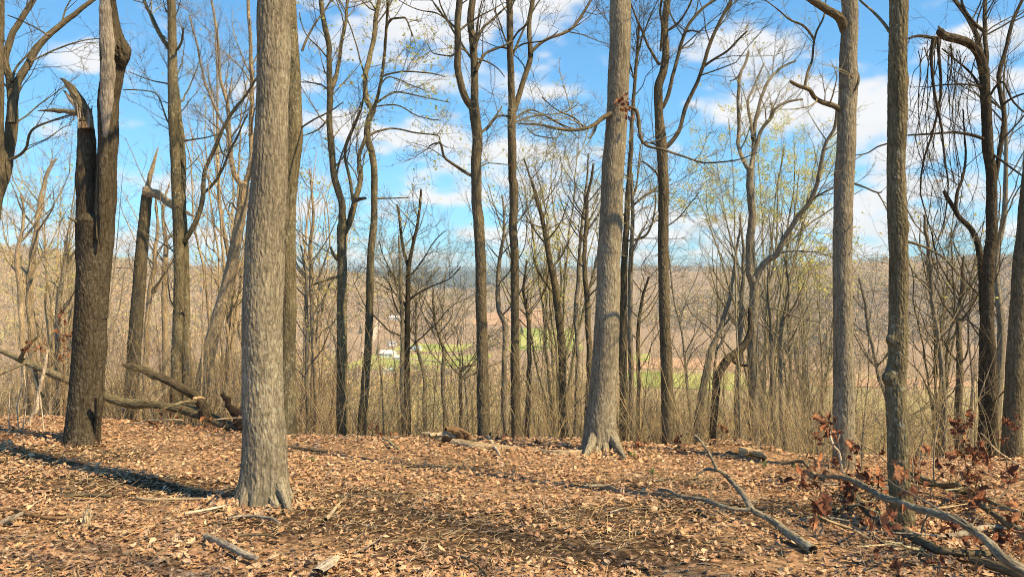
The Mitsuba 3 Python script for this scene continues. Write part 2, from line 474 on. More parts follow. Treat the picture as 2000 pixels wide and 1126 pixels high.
def leaf_batch(pos, size, nrm, rng, shapes, curl=0.5, first=0):
    """Curled leaves at pos with the normal nrm; a list of (vertices, faces, uv) in the order of pos, stacked per shape."""
    n = len(pos)
    which = rng.integers(0, len(shapes), n)
    x = rng.normal(size=(n, 3))
    ex = unit(x - (x * nrm).sum(1, keepdims=True) * nrm)
    ey = np.cross(nrm, ex)
    out = []
    for s, (v, f) in enumerate(shapes):
        ix = np.nonzero(which == s)[0]
        m = len(ix)
        if not m:
            continue
        c1, c2, c3 = rng.normal(0.5, .9, (m, 1)) * curl, rng.normal(0.2, .7, (m, 1)) * curl, rng.normal(0, .8, (m, 1)) * curl
        lx, ly = v[:, 0][None], v[:, 1][None] * rng.uniform(.75, 1.1, (m, 1))
        lz = c1 * ly ** 2 * 2.4 + c2 * lx ** 2 + c3 * lx * ly + rng.normal(0, .03 * curl, (m, len(v)))
        V = pos[ix][:, None] + size[ix][:, None, None] * (lx[..., None] * ex[ix][:, None] + ly[..., None] * ey[ix][:, None] + lz[..., None] * nrm[ix][:, None])
        uv = np.stack([(first + ix)[:, None] + .5 + v[:, 1][None] * .8 + 0 * lx, lx + .5 + 0 * ly], -1)
        out.append((ix, V, f, uv))
    return out


def leaf_mesh(batch):
    parts = []
    for ix, V, f, uv in batch:
        m, q = V.shape[:2]
        parts.append((V.reshape(-1, 3), (f[None] + (np.arange(m) * q)[:, None, None]).reshape(-1, 3), uv.reshape(-1, 2)))
    return join(parts)


def leaves_on(tips, rng, n, size, spread, shapes, curl=.6):
    pos = tips[rng.integers(0, len(tips), n)] + rng.normal(0, spread, (n, 3))
    return leaf_mesh(leaf_batch(pos, rng.uniform(.7, 1.2, n) * size, unit(rng.normal(size=(n, 3))), rng, shapes, curl))


# ------------------------------------------------------------------ traced trees
def limb_points(trace, d, dd, rng):
    tr = np.array(trace, float)
    t = np.linspace(0, 1, len(tr))
    return np.array([at(px, py, d + dd * q) for (px, py), q in zip(tr, t)])


def tree(name, label, cat, d, trunk, limbs=(), tone=OLIVE, rough=0.0, fine=.014, tall=.07, flare=None, dens=3.2, scale=1.0, levels=3, ext=0.0, seed=1,
         base_on_ground=False, wobble=0.02, lump=.05, roots=5, phase=0.0, group=None, leaf=0, trunk_twigs=0.0, burls=(), tw_tone=None, limb_tone=None, n2=6, up=.15, thin=1.0, rmin=.0027):
    """trunk: (px, py, width in photo pixels) from the base up; limbs: (trace, w0, w1[, depth change])."""
    rng = np.random.default_rng(seed)
    key = thing(name, label, cat, group)
    tr = np.array(trunk, float)
    pts = [at(a, b, d) for a, b, _ in tr]
    rads = list(tr[:, 2] / F * d / 2)
    x, y, z = pts[0]
    gz = float(terrain(x, y))
    if base_on_ground:
        pts.insert(0, np.array([x, y, gz - .12]))
        rads.insert(0, rads[0] * 1.02)
    elif z > gz:
        pts.insert(0, np.array([x + .15 * (pts[0][0] - pts[1][0]), y, gz - .15]))
        rads.insert(0, rads[0] * (1 + .04 * (z - gz)) + .005)
    main = len(pts)
    if ext:
        dirn = unit(pts[-1] - pts[-2])
        for q in (.4, .75, 1.0):
            pts.append(pts[main - 1] + dirn * ext * q + rng.normal(0, .12, 3) * [1, 1, .2] + [0, 0, .1])
            rads.append(rads[main - 1] * (1 - .72 * q))
    w = float(tr[:, 2].max())
    sides = int(np.clip(w * 1.1, 8, 96))
    spacing = max(.010, d / F * (2.6 if rough > .0045 else 8))
    put(key, 'trunk', *_two(stem(pts, rads, sides, spacing, tone, rng, rough, fine, tall, flare, lump, wobble, roots, phase, burls, main if ext else 0)))
    LP, LR = [], []
    for lm in limbs:
        trc, w0, w1 = lm[:3]
        n = len(trc)
        dd = lm[3] if len(lm) > 3 else rng.uniform(-.9, .9)
        lp = list(limb_points(trc, d, dd, rng))
        lr = list((np.linspace(w0, w1, n) if np.isscalar(w0) else np.array(w0, float)) / F * d / 2)
        w0 = max(np.atleast_1d(w0))
        if trc[-1][1] <= 20:
            dirn = unit(lp[-1] - lp[-2])
            L = rng.uniform(1.6, 3.0)
            for q in (.35, .7, 1.0):
                lp.append(lp[n - 1] + L * q * unit(dirn + [0, 0, .35 * q]) + rng.normal(0, .05, 3))
                lr.append(lr[n - 1] * (1 - .8 * q))
        sd = int(np.clip(w0 * 1.3, 6, 40))
        put(key, 'limb', *_two(stem(lp, lr, sd, max(.02, d / F * 5), tone if limb_tone is None else limb_tone, rng, 0.0 if w0 < 14 else .006, .02, .08, None, .10, .035)))
        p, r, _ = resample(lp, lr, 14)
        LP.append(p), LR.append(r)
    if ext:  # the crown above the frame, as boughs of the extended trunk
        p, r, _ = resample(pts[main - 1:], rads[main - 1:], 14)
        n = int(ext * 1.2) + 2
        p1, r1 = spawn(p[None], r[None], np.array([n]), rng, 1.6, 3.6, 55, .2, 14, .12, .5, .006)
        put(key, 'boughs', *_two(tubes(p1, r1, 6, tone)), kind='stuff')
        LP += list(p1)
        LR += list(r1)
    if trunk_twigs:
        p, r, _ = resample(pts[max(0, main - 4):main], rads[max(0, main - 4):main], 14)
        p1, r1 = spawn(p[None], r[None], np.array([max(2, int(trunk_twigs))]), rng, .8 * scale, 2.2 * scale, 50, .25, 14, .1, .32, .003, tip=.16)
        put(key, 'branches', *_two(tubes(p1, r1, 5, tone)), kind='stuff')
        LP += list(p1)
        LR += list(r1)
    if LP and dens:
        mesh, uv, tips = twig_mesh(np.array(LP), np.array(LR) * thin, rng, {DARK: UMBER, UMBER: OLIVE, OLIVE: GREY, GREY: LICHEN}.get(tone, tone), dens, scale, levels, n2=n2, up=up, rmin=rmin)
        put(key, 'crown', mesh, 'twig', uv, kind='stuff')
        if leaf:
            mesh, uv = leaves_on(tips, rng, leaf, .055, .05, [SHAPES_FAR[0]])
            put(key, 'leaves', mesh, 'young_leaf', uv, smooth=False, kind='stuff')
    return key, rng


def _two(s):
    v, f, uv = s
    return (v, f), 'bark', uv


def spike(key, name, pts, r0, tone, rng, flat=.45, label=None, mat='bark', tip=.12, jag=0.0):
    """A splintered, flattened piece of torn wood."""
    pts = np.asarray(pts, float)
    k = 18 if jag else 10
    P, _, L = resample(pts, np.ones(len(pts)), k)
    P[1:] += rng.normal(0, r0 * .08, (k - 1, 3))
    R = r0 * (np.linspace(1, 0, k) ** .7 * (1 - tip) + tip) * rng.uniform(.8, 1.15, k)
    if jag:
        P[1:-1] += rng.normal(0, r0 * jag, (k - 2, 3))
        R = R * rng.uniform(1 - jag, 1 + jag, k)
    v, f, uv = tubes(P[None], R[None], 8, tone)
    c = np.repeat(P, 9, 0)
    v = c + (v - c) * [1, flat, 1] * (1 + .25 * (meshkit.noise(v * 30, 4) - .5))[:, None]
    return put(key, name, (v, f), mat, uv, smooth=False, label=label)


# T6: the big trunk in front
tree('oak_tree', 'thickest grey trunk, nearest tree, ridged bark and flared foot in the open leaf litter', 'tree', depth_on_ground(516, 985),
     [(514, 992, 92), (516, 930, 84), (516, 850, 81), (512, 700, 75), (516, 500, 78), (526, 350, 68), (533, 200, 62), (538, 0, 64)],
     tone=GREY, rough=.008, fine=.015, tall=.11, flare=(.85, .22), levels=2, ext=9, seed=11, base_on_ground=True, roots=6, lump=.07, wobble=.015)
k6, r6 = 'oak_tree', np.random.default_rng(66)
d6 = depth_on_ground(516, 985)
for (tr_, w0) in [([(490, 940), (478, 975), (466, 1000)], 34), ([(544, 940), (556, 972), (570, 1002)], 26), ([(526, 950), (538, 985), (548, 1012)], 30)]:
    pp = [at(a, b, d6 - .08 - .10 * i) for i, (a, b) in enumerate(tr_)]
    pp[-1][2] = float(ground(pp[-1][0], pp[-1][1])) - .05
    put(k6, 'root', *_two(stem(pp, np.linspace(w0, 9, len(pp)) / F * d6 / 2, 26, .02, GREY, r6, .010, .016, .08)))
# T7: the trunk right behind it
tree('oak_tree', 'trunk hidden but for its right side behind the thickest grey trunk', 'tree', 10.6,
     [(561, 850, 36), (560, 700, 33), (562, 600, 32), (558, 420, 38), (564, 330, 40), (573, 260, 36), (572, 180, 32), (566, 60, 30), (563, 0, 30)],
     [([(590, 100), (612, 50), (640, 10)], 5, 3), ([(588, 250), (610, 235), (640, 220), (670, 200)], 4, 2)],
     tone=OLIVE, rough=.009, fine=.015, tall=.10, ext=7, levels=2, seed=12)
# T2: the broken tree at left
dT2 = depth_on_ground(162, 868)
kT2, rT2 = tree('broken_tree', 'dark broken trunk split into a tall stem and a splintered stub', 'tree', dT2,
                [(161, 862, 64), (163, 830, 62), (168, 760, 62), (174, 670, 60), (179, 580, 58), (183, 500, 60), (186, 430, 66)],
                [([(176, 600), (174, 500), (171, 400), (168, 300), (165, 250), (163, 222)], [40, 46, 42, 36, 30, 24], 0, .05),
                 ([(190, 620), (197, 520), (203, 460), (206, 400), (208, 300), (212, 200), (218, 150), (222, 112), (220, 80), (214, 50), (209, 0), (206, -25)], [36, 38, 38, 38, 36, 37, 42, 49, 46, 36, 29, 24], 0, -.1),
                 ([(185, 860), (189, 830), (191, 800), (190, 775)], 16, 7, -.22)],
                tone=DARK, rough=.011, fine=.014, tall=.10, flare=(.16, .10), dens=0, seed=21, base_on_ground=True, wobble=.02)
dz = dT2 - .05
spike(kT2, 'splinter', [at(170, 232, dz), at(156, 200, dz), at(138, 172, dz + .05), at(119, 152, dz + .1)], .085, UMBER, rT2, .6, 'dark torn splinter leaning left from the stub')
spike(kT2, 'splinter', [at(166, 232, dz), at(155, 215, dz), at(145, 202, dz), at(124, 176, dz + .1)], .045, DEAD, rT2, .6)
spike(kT2, 'splinter', [at(168, 222, dz), at(140, 219, dz), at(110, 216, dz), at(74, 216, dz)], .04, UMBER, rT2, .8, 'thin torn strip sticking out level from the stub')
spike(kT2, 'splinter', [at(164, 250, dz - .06), at(163, 225, dz - .05), at(162, 206, dz - .02)], .06, DARK, rT2, .5)
for i in range(7):
    xa = 154 + 4.2 * i
    spike(kT2, 'splinter', [at(xa, 250, dz - .08), at(xa - 1, 228, dz - .06), at(xa - 3 + rT2.normal(0, 3), 196 + rT2.uniform(0, 26), dz - .03)], rT2.uniform(.012, .028), int(rT2.choice([DEAD, UMBER, WARM])), rT2, .8)
spike(kT2, 'splinter', [at(168, 440, dz - .1), at(150, 433, dz - .1), at(132, 423, dz - .05)], .024, UMBER, rT2, .8)


def strip(key, name, pts, w, out, tone, rng, label=None):
    """A patch of bare wood on a stem: tapers at both ends and stands a little proud of the bark."""
    k = 60
    P, _, L = resample(pts, np.ones(len(pts)), k)
    q = np.linspace(0, 1, k)
    o = rng.uniform(0, 40)
    R = w * np.sin(math.pi * np.clip(q, .001, .999)) ** .45 * (1 + .5 * (meshkit.fbm(np.stack([q * 14 + o, q * 0, q * 0], -1), 3) - .5))
    v, f, uv = tubes(P[None], R[None], 20, tone)
    c = np.repeat(P, 21, 0)
    d = v - c
    ridge = 1 + .22 * (meshkit.noise(np.stack([d[:, 0] / .012 + o, v[:, 2] / .16, d[:, 0] * 0], -1), 3) - .5)
    v = c + d * np.stack([np.ones(len(v)), out / w * ridge, np.ones(len(v))], -1)
    return put(key, name, (v, f), 'bark', uv, label=label)


strip(kT2, 'bare_wood', [at(206, 270, dz - .19), at(208, 200, dz - .195), at(211, 120, dz - .215), at(207, 50, dz - .175), at(203, -40, dz - .16)], .080, .045, DEAD, rT2, 'grey barkless wood on the tall stem')
strip(kT2, 'bare_wood', [at(196, 480, dz - .15), at(200, 380, dz - .17), at(203, 300, dz - .17), at(208, 200, dz - .18)], .045, .03, DARK, rT2)
strip(kT2, 'bare_wood', [at(190, 470, dz - .15), at(191, 400, dz - .13), at(193, 320, dz - .13)], .022, .03, UMBER, rT2)
v, f, uv = stem([at(232, 128, dz - .05), at(237, 112, dz - .05), at(240, 98, dz - .05), at(236, 84, dz - .05), at(230, 72, dz - .05)], np.array([.05, .075, .075, .06, .03]), 26, .015, DARK, rT2, .025, .02, .04, None, .5)
put(kT2, 'burl', (v, f), 'bark', uv)
# T3: leaning broken snag
kT3, rT3 = tree('broken_tree', 'slim leaning trunk snapped off at the top with pale torn wood', 'tree', 15.5,
                [(254, 800, 24), (261, 700, 26), (267, 610, 25), (273, 540, 24), (280, 450, 22), (286, 385, 20), (288, 368, 17)], tone=UMBER, rough=.008, seed=23, dens=0)
spike(kT3, 'splinter', [at(288, 385, 15.45), at(291, 352, 15.45), at(299, 325, 15.5), at(309, 288, 15.5)], .075, PALE, rT3, .6, 'pale upright splinter at the break')
spike(kT3, 'splinter', [at(283, 372, 15.4), at(310, 382, 15.35), at(332, 398, 15.3), at(385, 424, 15.2)], .10, PALE, rT3, .6, 'tan torn strip bent over to the right')
tree('forked_tree', 'pair of upright grey stems with a limb curving up to the right', 'tree', 13.2,
     [(345, 770, 24), (347, 667, 22), (350, 560, 21), (350, 500, 20), (346, 400, 19), (342, 300, 19), (338, 200, 20), (336, 90, 17), (335, 0, 15)],
     [([(366, 770), (365, 680), (363, 600), (361, 500), (357, 425), (356, 350), (353, 275), (347, 200), (343, 165)], 17, 11, .25),
      ([(361, 470), (381, 433), (396, 383), (398, 338), (415, 299), (438, 249), (458, 214), (480, 184), (500, 154)], 10, 4),
      ([(396, 378), (428, 343), (448, 299), (465, 264), (483, 224)], 6, 3), ([(330, 95), (306, 55), (293, 25), (281, 0)], 9, 6),
      ([(342, 100), (354, 85), (357, 70), (358, 55)], 5, 3), ([(343, 180), (330, 165), (300, 158), (250, 140)], 4, 2), ([(345, 270), (330, 240), (300, 180), (240, 175)], 4, 2),
      ([(360, 275), (380, 272), (405, 268), (425, 262)], 4, 2)],
     tone=OLIVE, rough=.007, ext=6, seed=31, trunk_twigs=7)
tree('leaning_tree', 'slanting pale brown tree leaning right toward the thickest trunk', 'tree', 14.5,
     [(388, 800, 27), (409, 683, 26), (428, 611, 25), (445, 555, 24), (463, 463, 21), (473, 398, 20), (478, 358, 18)],
     [([(475, 365), (458, 338), (450, 293), (447, 249), (446, 214), (430, 150), (426, 80), (415, 10)], 10, 4), ([(478, 362), (488, 335), (492, 300), (490, 249), (492, 189), (490, 124), (488, 60), (485, 0)], 11, 6),
      ([(447, 260), (420, 210), (400, 160), (385, 90), (370, 30)], 5, 3), ([(452, 310), (435, 300), (425, 270), (405, 250)], 4, 2), ([(468, 420), (455, 400), (450, 395), (447, 420)], 4, 2)],
     tone=PALE, rough=.010, seed=32, trunk_twigs=4, dens=3)
tree('forked_tree', 'far left tree at the frame edge with two limbs spreading up right', 'tree', 9.6,
     [(-45, 900, 40), (-35, 700, 36), (-25, 500, 33), (-14, 390, 32), (-6, 350, 30), (-4, 300, 22), (-3, 200, 18), (-1, 100, 16), (0, 0, 14)],
     [([(-14, 400), (2, 350), (14, 305), (24, 235), (22, 165), (10, 110), (20, 75), (40, 40), (65, 0)], [26, 27, 25, 22, 16, 13, 12, 11, 10], 0), ([(24, 240), (32, 165), (55, 125), (85, 80), (130, 40), (175, 5)], 16, 9), 
      ([(16, 312), (50, 290), (63, 255), (95, 238), (140, 224)], 6, 3), ([(25, 160), (33, 130), (60, 100), (70, 85)], 5, 2), ([(95, 70), (80, 60), (40, 40), (15, 30)], 4, 2), ([(60, 120), (90, 105), (160, 80), (200, 75)], 4, 2)],
     tone=UMBER, rough=.007, seed=33, dens=3)
tree('forked_tree', 'dark tree splitting into curved limbs halfway up, broken stub low on its left', 'tree', 12.8,
     [(669, 845, 22), (668, 667, 20), (668, 547, 19), (667, 473, 18), (668, 440, 19)],
     [([(668, 445), (667, 400), (660, 370), (652, 335), (649, 299), (642, 239), (643, 199), (644, 149), (643, 100), (634, 50), (627, 0)], 15, 9, -.3),
      ([(643, 190), (652, 165), (660, 140), (667, 90), (674, 50), (679, 0)], 9, 6, .4), ([(671, 455), (684, 428), (697, 383), (704, 348), (702, 308), (711, 278), (720, 240)], 14, 6, .5),
      ([(690, 398), (684, 358), (674, 308), (682, 269), (699, 229), (709, 199), (716, 160)], 7, 3, -.5), ([(695, 392), (705, 388), (714, 387)], 8, 5, -.2),
      ([(661, 507), (652, 497), (646, 482)], 9, 4, -.1), ([(661, 540), (640, 545), (625, 550), (611, 556)], 7, 3, -.2), ([(655, 355), (668, 300), (690, 245), (710, 200)], 4, 2), ([(644, 120), (625, 95), (600, 70), (585, 25)], 4, 2),
      ([(641, 230), (625, 250), (600, 262), (590, 265)], 4, 2), ([(652, 543), (640, 560), (632, 590), (630, 610)], 4, 2)],
     tone=OLIVE, rough=.006, seed=34, leaf=420, dens=3)
tree('curved_tree', 'slender tree with a sinuous trunk and level side branches toward the right', 'tree', 13.6,
     [(707, 835, 17), (714, 740, 16), (720, 667, 16), (724, 500, 14), (730, 423, 13), (731, 348, 13), (726, 299, 13), (717, 264, 13), (719, 244, 12), (729, 214, 13)],
     [([(729, 216), (716, 189), (714, 154), (721, 119), (731, 75), (734, 40), (741, 0)], 11, 9), ([(729, 214), (736, 195), (744, 159), (751, 109), (754, 65), (757, 20), (757, 0)], 7, 4), ([(752, 110), (754, 70), (764, 38), (790, 35), (800, 55), (805, 70)], 5, 3),
      ([(722, 265), (736, 257), (769, 251), (808, 259), (858, 266), (862, 280), (875, 288)], 5, 2), ([(731, 388), (760, 387), (800, 386)], 4, 2), ([(745, 150), (780, 140), (830, 142), (870, 150)], 4, 2), ([(738, 200), (780, 180), (830, 190), (880, 200)], 4, 2),
      ([(728, 210), (770, 205), (820, 228), (860, 235)], 3, 2), ([(717, 160), (705, 120), (690, 70), (670, 20)], 4, 2), ([(744, 165), (760, 150), (800, 165), (840, 180)], 3, 2)],
     tone=OLIVE, rough=.005, seed=35, leaf=1300, dens=3.2)
tree('small_tree', 'small dark tree with two upright leaders, in front of the white barn', 'tree', 16,
     [(796, 855, 14), (795, 739, 12), (796, 620, 11), (797, 555, 10), (798, 522, 9)],
     [([(798, 525), (786, 477), (779, 423), (775, 400)], 7, 5), ([(798, 525), (806, 478), (816, 438), (821, 388), (822, 370)], 8, 4), ([(797, 545), (830, 500), (850, 470), (870, 450)], 3, 2), ([(797, 560), (770, 540), (750, 500), (740, 470)], 3, 2),
      ([(797, 585), (840, 560), (875, 545), (900, 520)], 4, 2), ([(797, 600), (780, 580), (760, 565), (735, 550)], 3, 2)],
     tone=DARK, seed=36, trunk_twigs=10, dens=3.6, scale=1.0, leaf=200)
tree('small_tree', 'thin grey stem close by the left of the small dark tree', 'tree', 15.2,
     [(789, 850, 9), (784, 760, 8), (785, 667, 8), (784, 580, 7), (780, 500, 5), (778, 460, 3)], tone=GREY, seed=37, trunk_twigs=8, dens=3)
tree('forked_tree', 'dark tall tree that forks into two limbs above a pale knot', 'tree', 11.3,
     [(945, 850, 26), (943, 760, 24), (941, 667, 22), (938, 500, 21), (935, 430, 21), (930, 390, 20), (930, 323, 20), (932, 274, 20), (928, 224, 21), (924, 199, 20)],
     [([(922, 210), (911, 195), (901, 165), (893, 124), (892, 75), (893, 35), (896, 0)], 15, 12, -.3), ([(926, 205), (927, 170), (928, 144), (923, 90), (920, 45), (923, 0)], 16, 13, .3),
      ([(930, 140), (938, 120), (947, 105), (978, 92), (1000, 80)], 7, 3), ([(935, 262), (955, 245), (968, 228), (980, 208)], 6, 3), ([(926, 345), (888, 323), (866, 305), (858, 279), (840, 285)], 7, 3), ([(923, 95), (940, 60), (965, 35), (990, 10)], 6, 4),
      ([(893, 60), (875, 40), (850, 25), (820, 20)], 4, 2), ([(918, 110), (900, 95), (880, 110), (850, 105), (835, 85)], 4, 2), ([(935, 330), (960, 318), (1000, 322)], 3, 2), ([(933, 115), (960, 125), (985, 150)], 4, 2)],
     tone=UMBER, rough=.008, ext=0, seed=38, dens=2.8, burls=[(5.6, 3.0, .06, .03)])
tree('forked_tree', 'straight brown tree whose right limb sweeps out, beside the dark forked one', 'tree', 12.0,
     [(1008, 862, 20), (1006, 740, 18), (1006, 667, 17), (1005, 500, 16), (1002, 448, 16), (1004, 360, 18), (1001, 348, 16), (1000, 249, 16), (1000, 214, 17)],
     [([(1000, 220), (998, 149), (997, 75), (995, 0)], 14, 12, -.2), ([(1002, 225), (1012, 194), (1025, 149), (1035, 104), (1032, 60), (1041, 0)], 11, 9, .3), ([(1035, 104), (1069, 77), (1100, 65), (1119, 52), (1154, 0)], 7, 5),
      ([(1000, 80), (1015, 60), (1030, 48)], 4, 3), ([(998, 230), (975, 226), (960, 240), (950, 255)], 5, 3), ([(1003, 240), (1050, 225), (1100, 220), (1130, 200)], 4, 2), ([(1003, 238), (1040, 215), (1080, 235), (1130, 270)], 4, 2),
      ([(1010, 435), (1030, 410), (1040, 400)], 4, 2), ([(999, 100), (980, 92), (955, 100), (940, 115)], 5, 3), ([(1002, 100), (1025, 85), (1060, 80), (1090, 60)], 4, 2)],
     tone=UMBER, rough=.007, seed=39, dens=3)
# T13: the central tree with root flare
d13 = depth_on_ground(1178, 884)
k13, r13 = tree('oak_tree', 'straight tan trunk with spreading roots, central tree on the crest', 'tree', d13,
                [(1174, 888, 62), (1172, 850, 58), (1178, 760, 53), (1184, 667, 49), (1190, 500, 46), (1197, 350, 43), (1204, 250, 42), (1209, 120, 41), (1212, 0, 40)],
                [([(1222, 210), (1200, 219), (1180, 228), (1165, 240), (1146, 250), (1114, 254), (1085, 250), (1050, 243), (1012, 241)], 11, 3, -.5), ([(1224, 209), (1242, 216), (1246, 240), (1250, 268), (1265, 285), (1290, 291), (1330, 304), (1380, 318), (1430, 314), (1480, 298)], 8, 2, -.3),
                 ([(1165, 240), (1158, 262), (1150, 270)], 6, 3, -.3), ([(1140, 250), (1120, 230), (1090, 215), (1060, 190)], 3, 2), ([(1100, 252), (1080, 270), (1050, 265), (1030, 250)], 3, 2), ([(1120, 252), (1090, 240), (1060, 225), (1030, 220)], 3, 2)],
                tone=GREY, rough=.006, fine=.012, tall=.08, flare=(.8, .28), ext=9, seed=41, base_on_ground=True, roots=7, phase=.6, dens=4, scale=.8, limb_tone=UMBER,
                burls=[(2.6, 2.9, .08, .02)])
for (tr_, w0) in [([(1196, 850), (1206, 870), (1216, 886), (1229, 899)], 22), ([(1160, 850), (1152, 872), (1144, 888), (1136, 897)], 22), ([(1182, 862), (1184, 882), (1190, 902)], 20), ([(1170, 862), (1164, 886), (1160, 902)], 20)]:
    pp = [at(a, b, d13 - .12 - .16 * i) for i, (a, b) in enumerate(tr_)]
    pp[-1][2] = float(ground(pp[-1][0], pp[-1][1])) - .06
    put(k13, 'root', *_two(stem(pp, np.linspace(w0, 4, len(pp)) / F * d13 / 2, 20, .03, GREY, r13, .006, .02, .08)))
mesh, uv = leaves_on(np.array([at(1220, 204, d13 - .3), at(1228, 222, d13 - .3), at(1216, 200, d13 - .3)]), r13, 34, .07, .05, SHAPES_NEAR)
put(k13, 'leaves', mesh, 'rust_leaf', uv, smooth=False, kind='stuff', label='tuft of dead leaves caught at the branch')
tree('straight_tree', 'slim straight trunk just behind the right edge of the central tree', 'tree', 13.5,
     [(1218, 880, 17), (1217, 700, 16), (1218, 547, 14), (1223, 448, 12), (1229, 348, 10), (1234, 249, 8), (1239, 174, 7), (1244, 100, 6), (1248, 50, 4)],
     [([(1219, 420), (1250, 390), (1285, 365), (1310, 350)], 6, 3), ([(1228, 400), (1245, 350), (1250, 300), (1255, 260)], 5, 2), ([(1240, 160), (1230, 120), (1215, 60), (1210, 10)], 3, 2), ([(1243, 110), (1256, 70), (1270, 30), (1285, 0)], 4, 2), ([(1222, 470), (1260, 460), (1275, 430), (1280, 380)], 6, 3)],
     tone=UMBER, rough=.005, seed=42, trunk_twigs=10, dens=4)
tree('straight_tree', 'pale slim trunk pressed against the darker one behind the central tree', 'tree', 12.6,
     [(1236, 880, 12), (1232, 700, 11), (1231, 560, 10), (1233, 480, 9), (1236, 420, 7), (1232, 350, 5)], tone=GREY, rough=.004, seed=43, trunk_twigs=9, dens=3)
tree('forked_tree', 'tall brown tree with long limbs slanting up right, second from the central tree', 'tree', 10.9,
     [(1306, 872, 27), (1303, 780, 24), (1300, 667, 22), (1296, 547, 20), (1295, 470, 20), (1296, 398, 20), (1294, 323, 20), (1291, 274, 22), (1288, 234, 17), (1286, 174, 17), (1296, 139, 15), (1301, 100, 14), (1298, 50, 13), (1304, 0, 13)],
     [([(1297, 290), (1310, 278), (1325, 255), (1338, 209), (1363, 159), (1373, 129), (1393, 70), (1428, 0)], 9, 6), ([(1372, 132), (1390, 118), (1418, 100), (1440, 80), (1458, 62)], 5, 3), ([(1294, 210), (1303, 190), (1316, 144), (1333, 80), (1343, 50), (1373, 15), (1395, 0)], 8, 5),
      ([(1341, 62), (1352, 60), (1368, 64)], 4, 3), ([(1288, 126), (1268, 95), (1250, 50), (1235, 15)], 6, 3), ([(1296, 295), (1275, 280), (1255, 275), (1245, 262)], 4, 2), ([(1305, 440), (1330, 420), (1350, 395), (1365, 375)], 3, 2), ([(1292, 350), (1270, 325), (1255, 315)], 5, 3),
      ([(1290, 100), (1293, 60), (1288, 20), (1290, 0)], 5, 4), ([(1303, 60), (1330, 40), (1345, 15), (1350, 0)], 5, 3)],
     tone=UMBER, rough=.009, ext=0, seed=44, dens=2.8)
k16, r16 = tree('crooked_tree', 'crooked grey tree with limbs forking like antlers and a long bough to the right', 'tree', 12.2,
                [(1473, 890, 22), (1472, 750, 21), (1470, 667, 19), (1472, 611, 19), (1474, 560, 19), (1465, 530, 17), (1464, 473, 16), (1469, 423, 15), (1466, 373, 14), (1465, 328, 14)],
                [([(1465, 335), (1450, 308), (1442, 280), (1443, 249), (1442, 199), (1445, 150), (1457, 119), (1462, 100)], 8, 5), ([(1466, 330), (1470, 299), (1472, 259), (1485, 199), (1500, 159), (1524, 134), (1554, 119)], 9, 4),
                 ([(1471, 300), (1480, 279), (1490, 249), (1506, 228), (1512, 214), (1539, 199), (1569, 194)], 8, 4), ([(1470, 270), (1467, 249), (1460, 209), (1475, 164), (1490, 124)], 7, 3), ([(1506, 228), (1508, 208), (1504, 202)], 6, 4),
                 ([(1475, 555), (1482, 530), (1500, 507), (1519, 497), (1529, 473), (1559, 423), (1584, 388), (1599, 348), (1606, 308), (1614, 279), (1631, 244), (1634, 214)], 13, 5, -.5), ([(1585, 390), (1605, 378), (1628, 366)], 5, 3), ([(1525, 480), (1528, 455), (1526, 437)], 5, 2), ([(1606, 300), (1612, 292), (1615, 290)], 6, 3),
                 ([(1510, 498), (1550, 490), (1590, 492), (1640, 508)], 4, 2), ([(1473, 598), (1520, 605), (1560, 620), (1600, 628)], 4, 2), ([(1445, 145), (1435, 155), (1425, 158)], 4, 2)],
                tone=GREY, rough=.007, seed=45, dens=3, leaf=90)
tree('bent_tree', 'dark thick stem bent over into the crooked grey tree', 'tree', 11.8,
     [(1392, 860, 13), (1396, 789, 14), (1401, 739, 16), (1418, 705, 17), (1445, 683, 15), (1459, 664, 13), (1466, 640, 10), (1464, 600, 8)], [([(1430, 704), (1445, 712), (1463, 714)], 6, 4, -.3)], tone=DARK, rough=.006, seed=46, dens=2)
tree('oak_tree', 'smooth grey trunk with a short bare limb on its left, behind fallen branches', 'tree', 8.55,
     [(1648, 912, 41), (1648, 840, 40), (1647, 667, 38), (1645, 500, 35), (1649, 350, 36), (1654, 240, 36), (1657, 150, 34), (1659, 0, 30)],
     [([(1650, 60), (1637, 32), (1619, 20), (1584, -2)], 19, 13, -.3), ([(1640, 214), (1625, 205), (1609, 200), (1592, 190), (1580, 175), (1560, 168), (1544, 159)], 11, 6, -.5), ([(1572, 170), (1578, 140), (1587, 114), (1591, 75), (1609, 30), (1615, 0)], 6, 3, .3),
      ([(1590, 78), (1565, 48), (1545, 40), (1520, 20), (1500, 5)], 5, 2), ([(1670, 140), (1676, 150), (1672, 175)], 9, 4, -.1), ([(1668, 358), (1690, 366), (1715, 376), (1722, 375)], 4, 2, -.3), ([(1714, 376), (1725, 395), (1735, 415)], 3, 2, -.3)],
     tone=GREY, rough=.005, fine=.011, tall=.08, ext=8, levels=2, seed=51, limb_tone=UMBER, base_on_ground=True, dens=3, scale=.8)
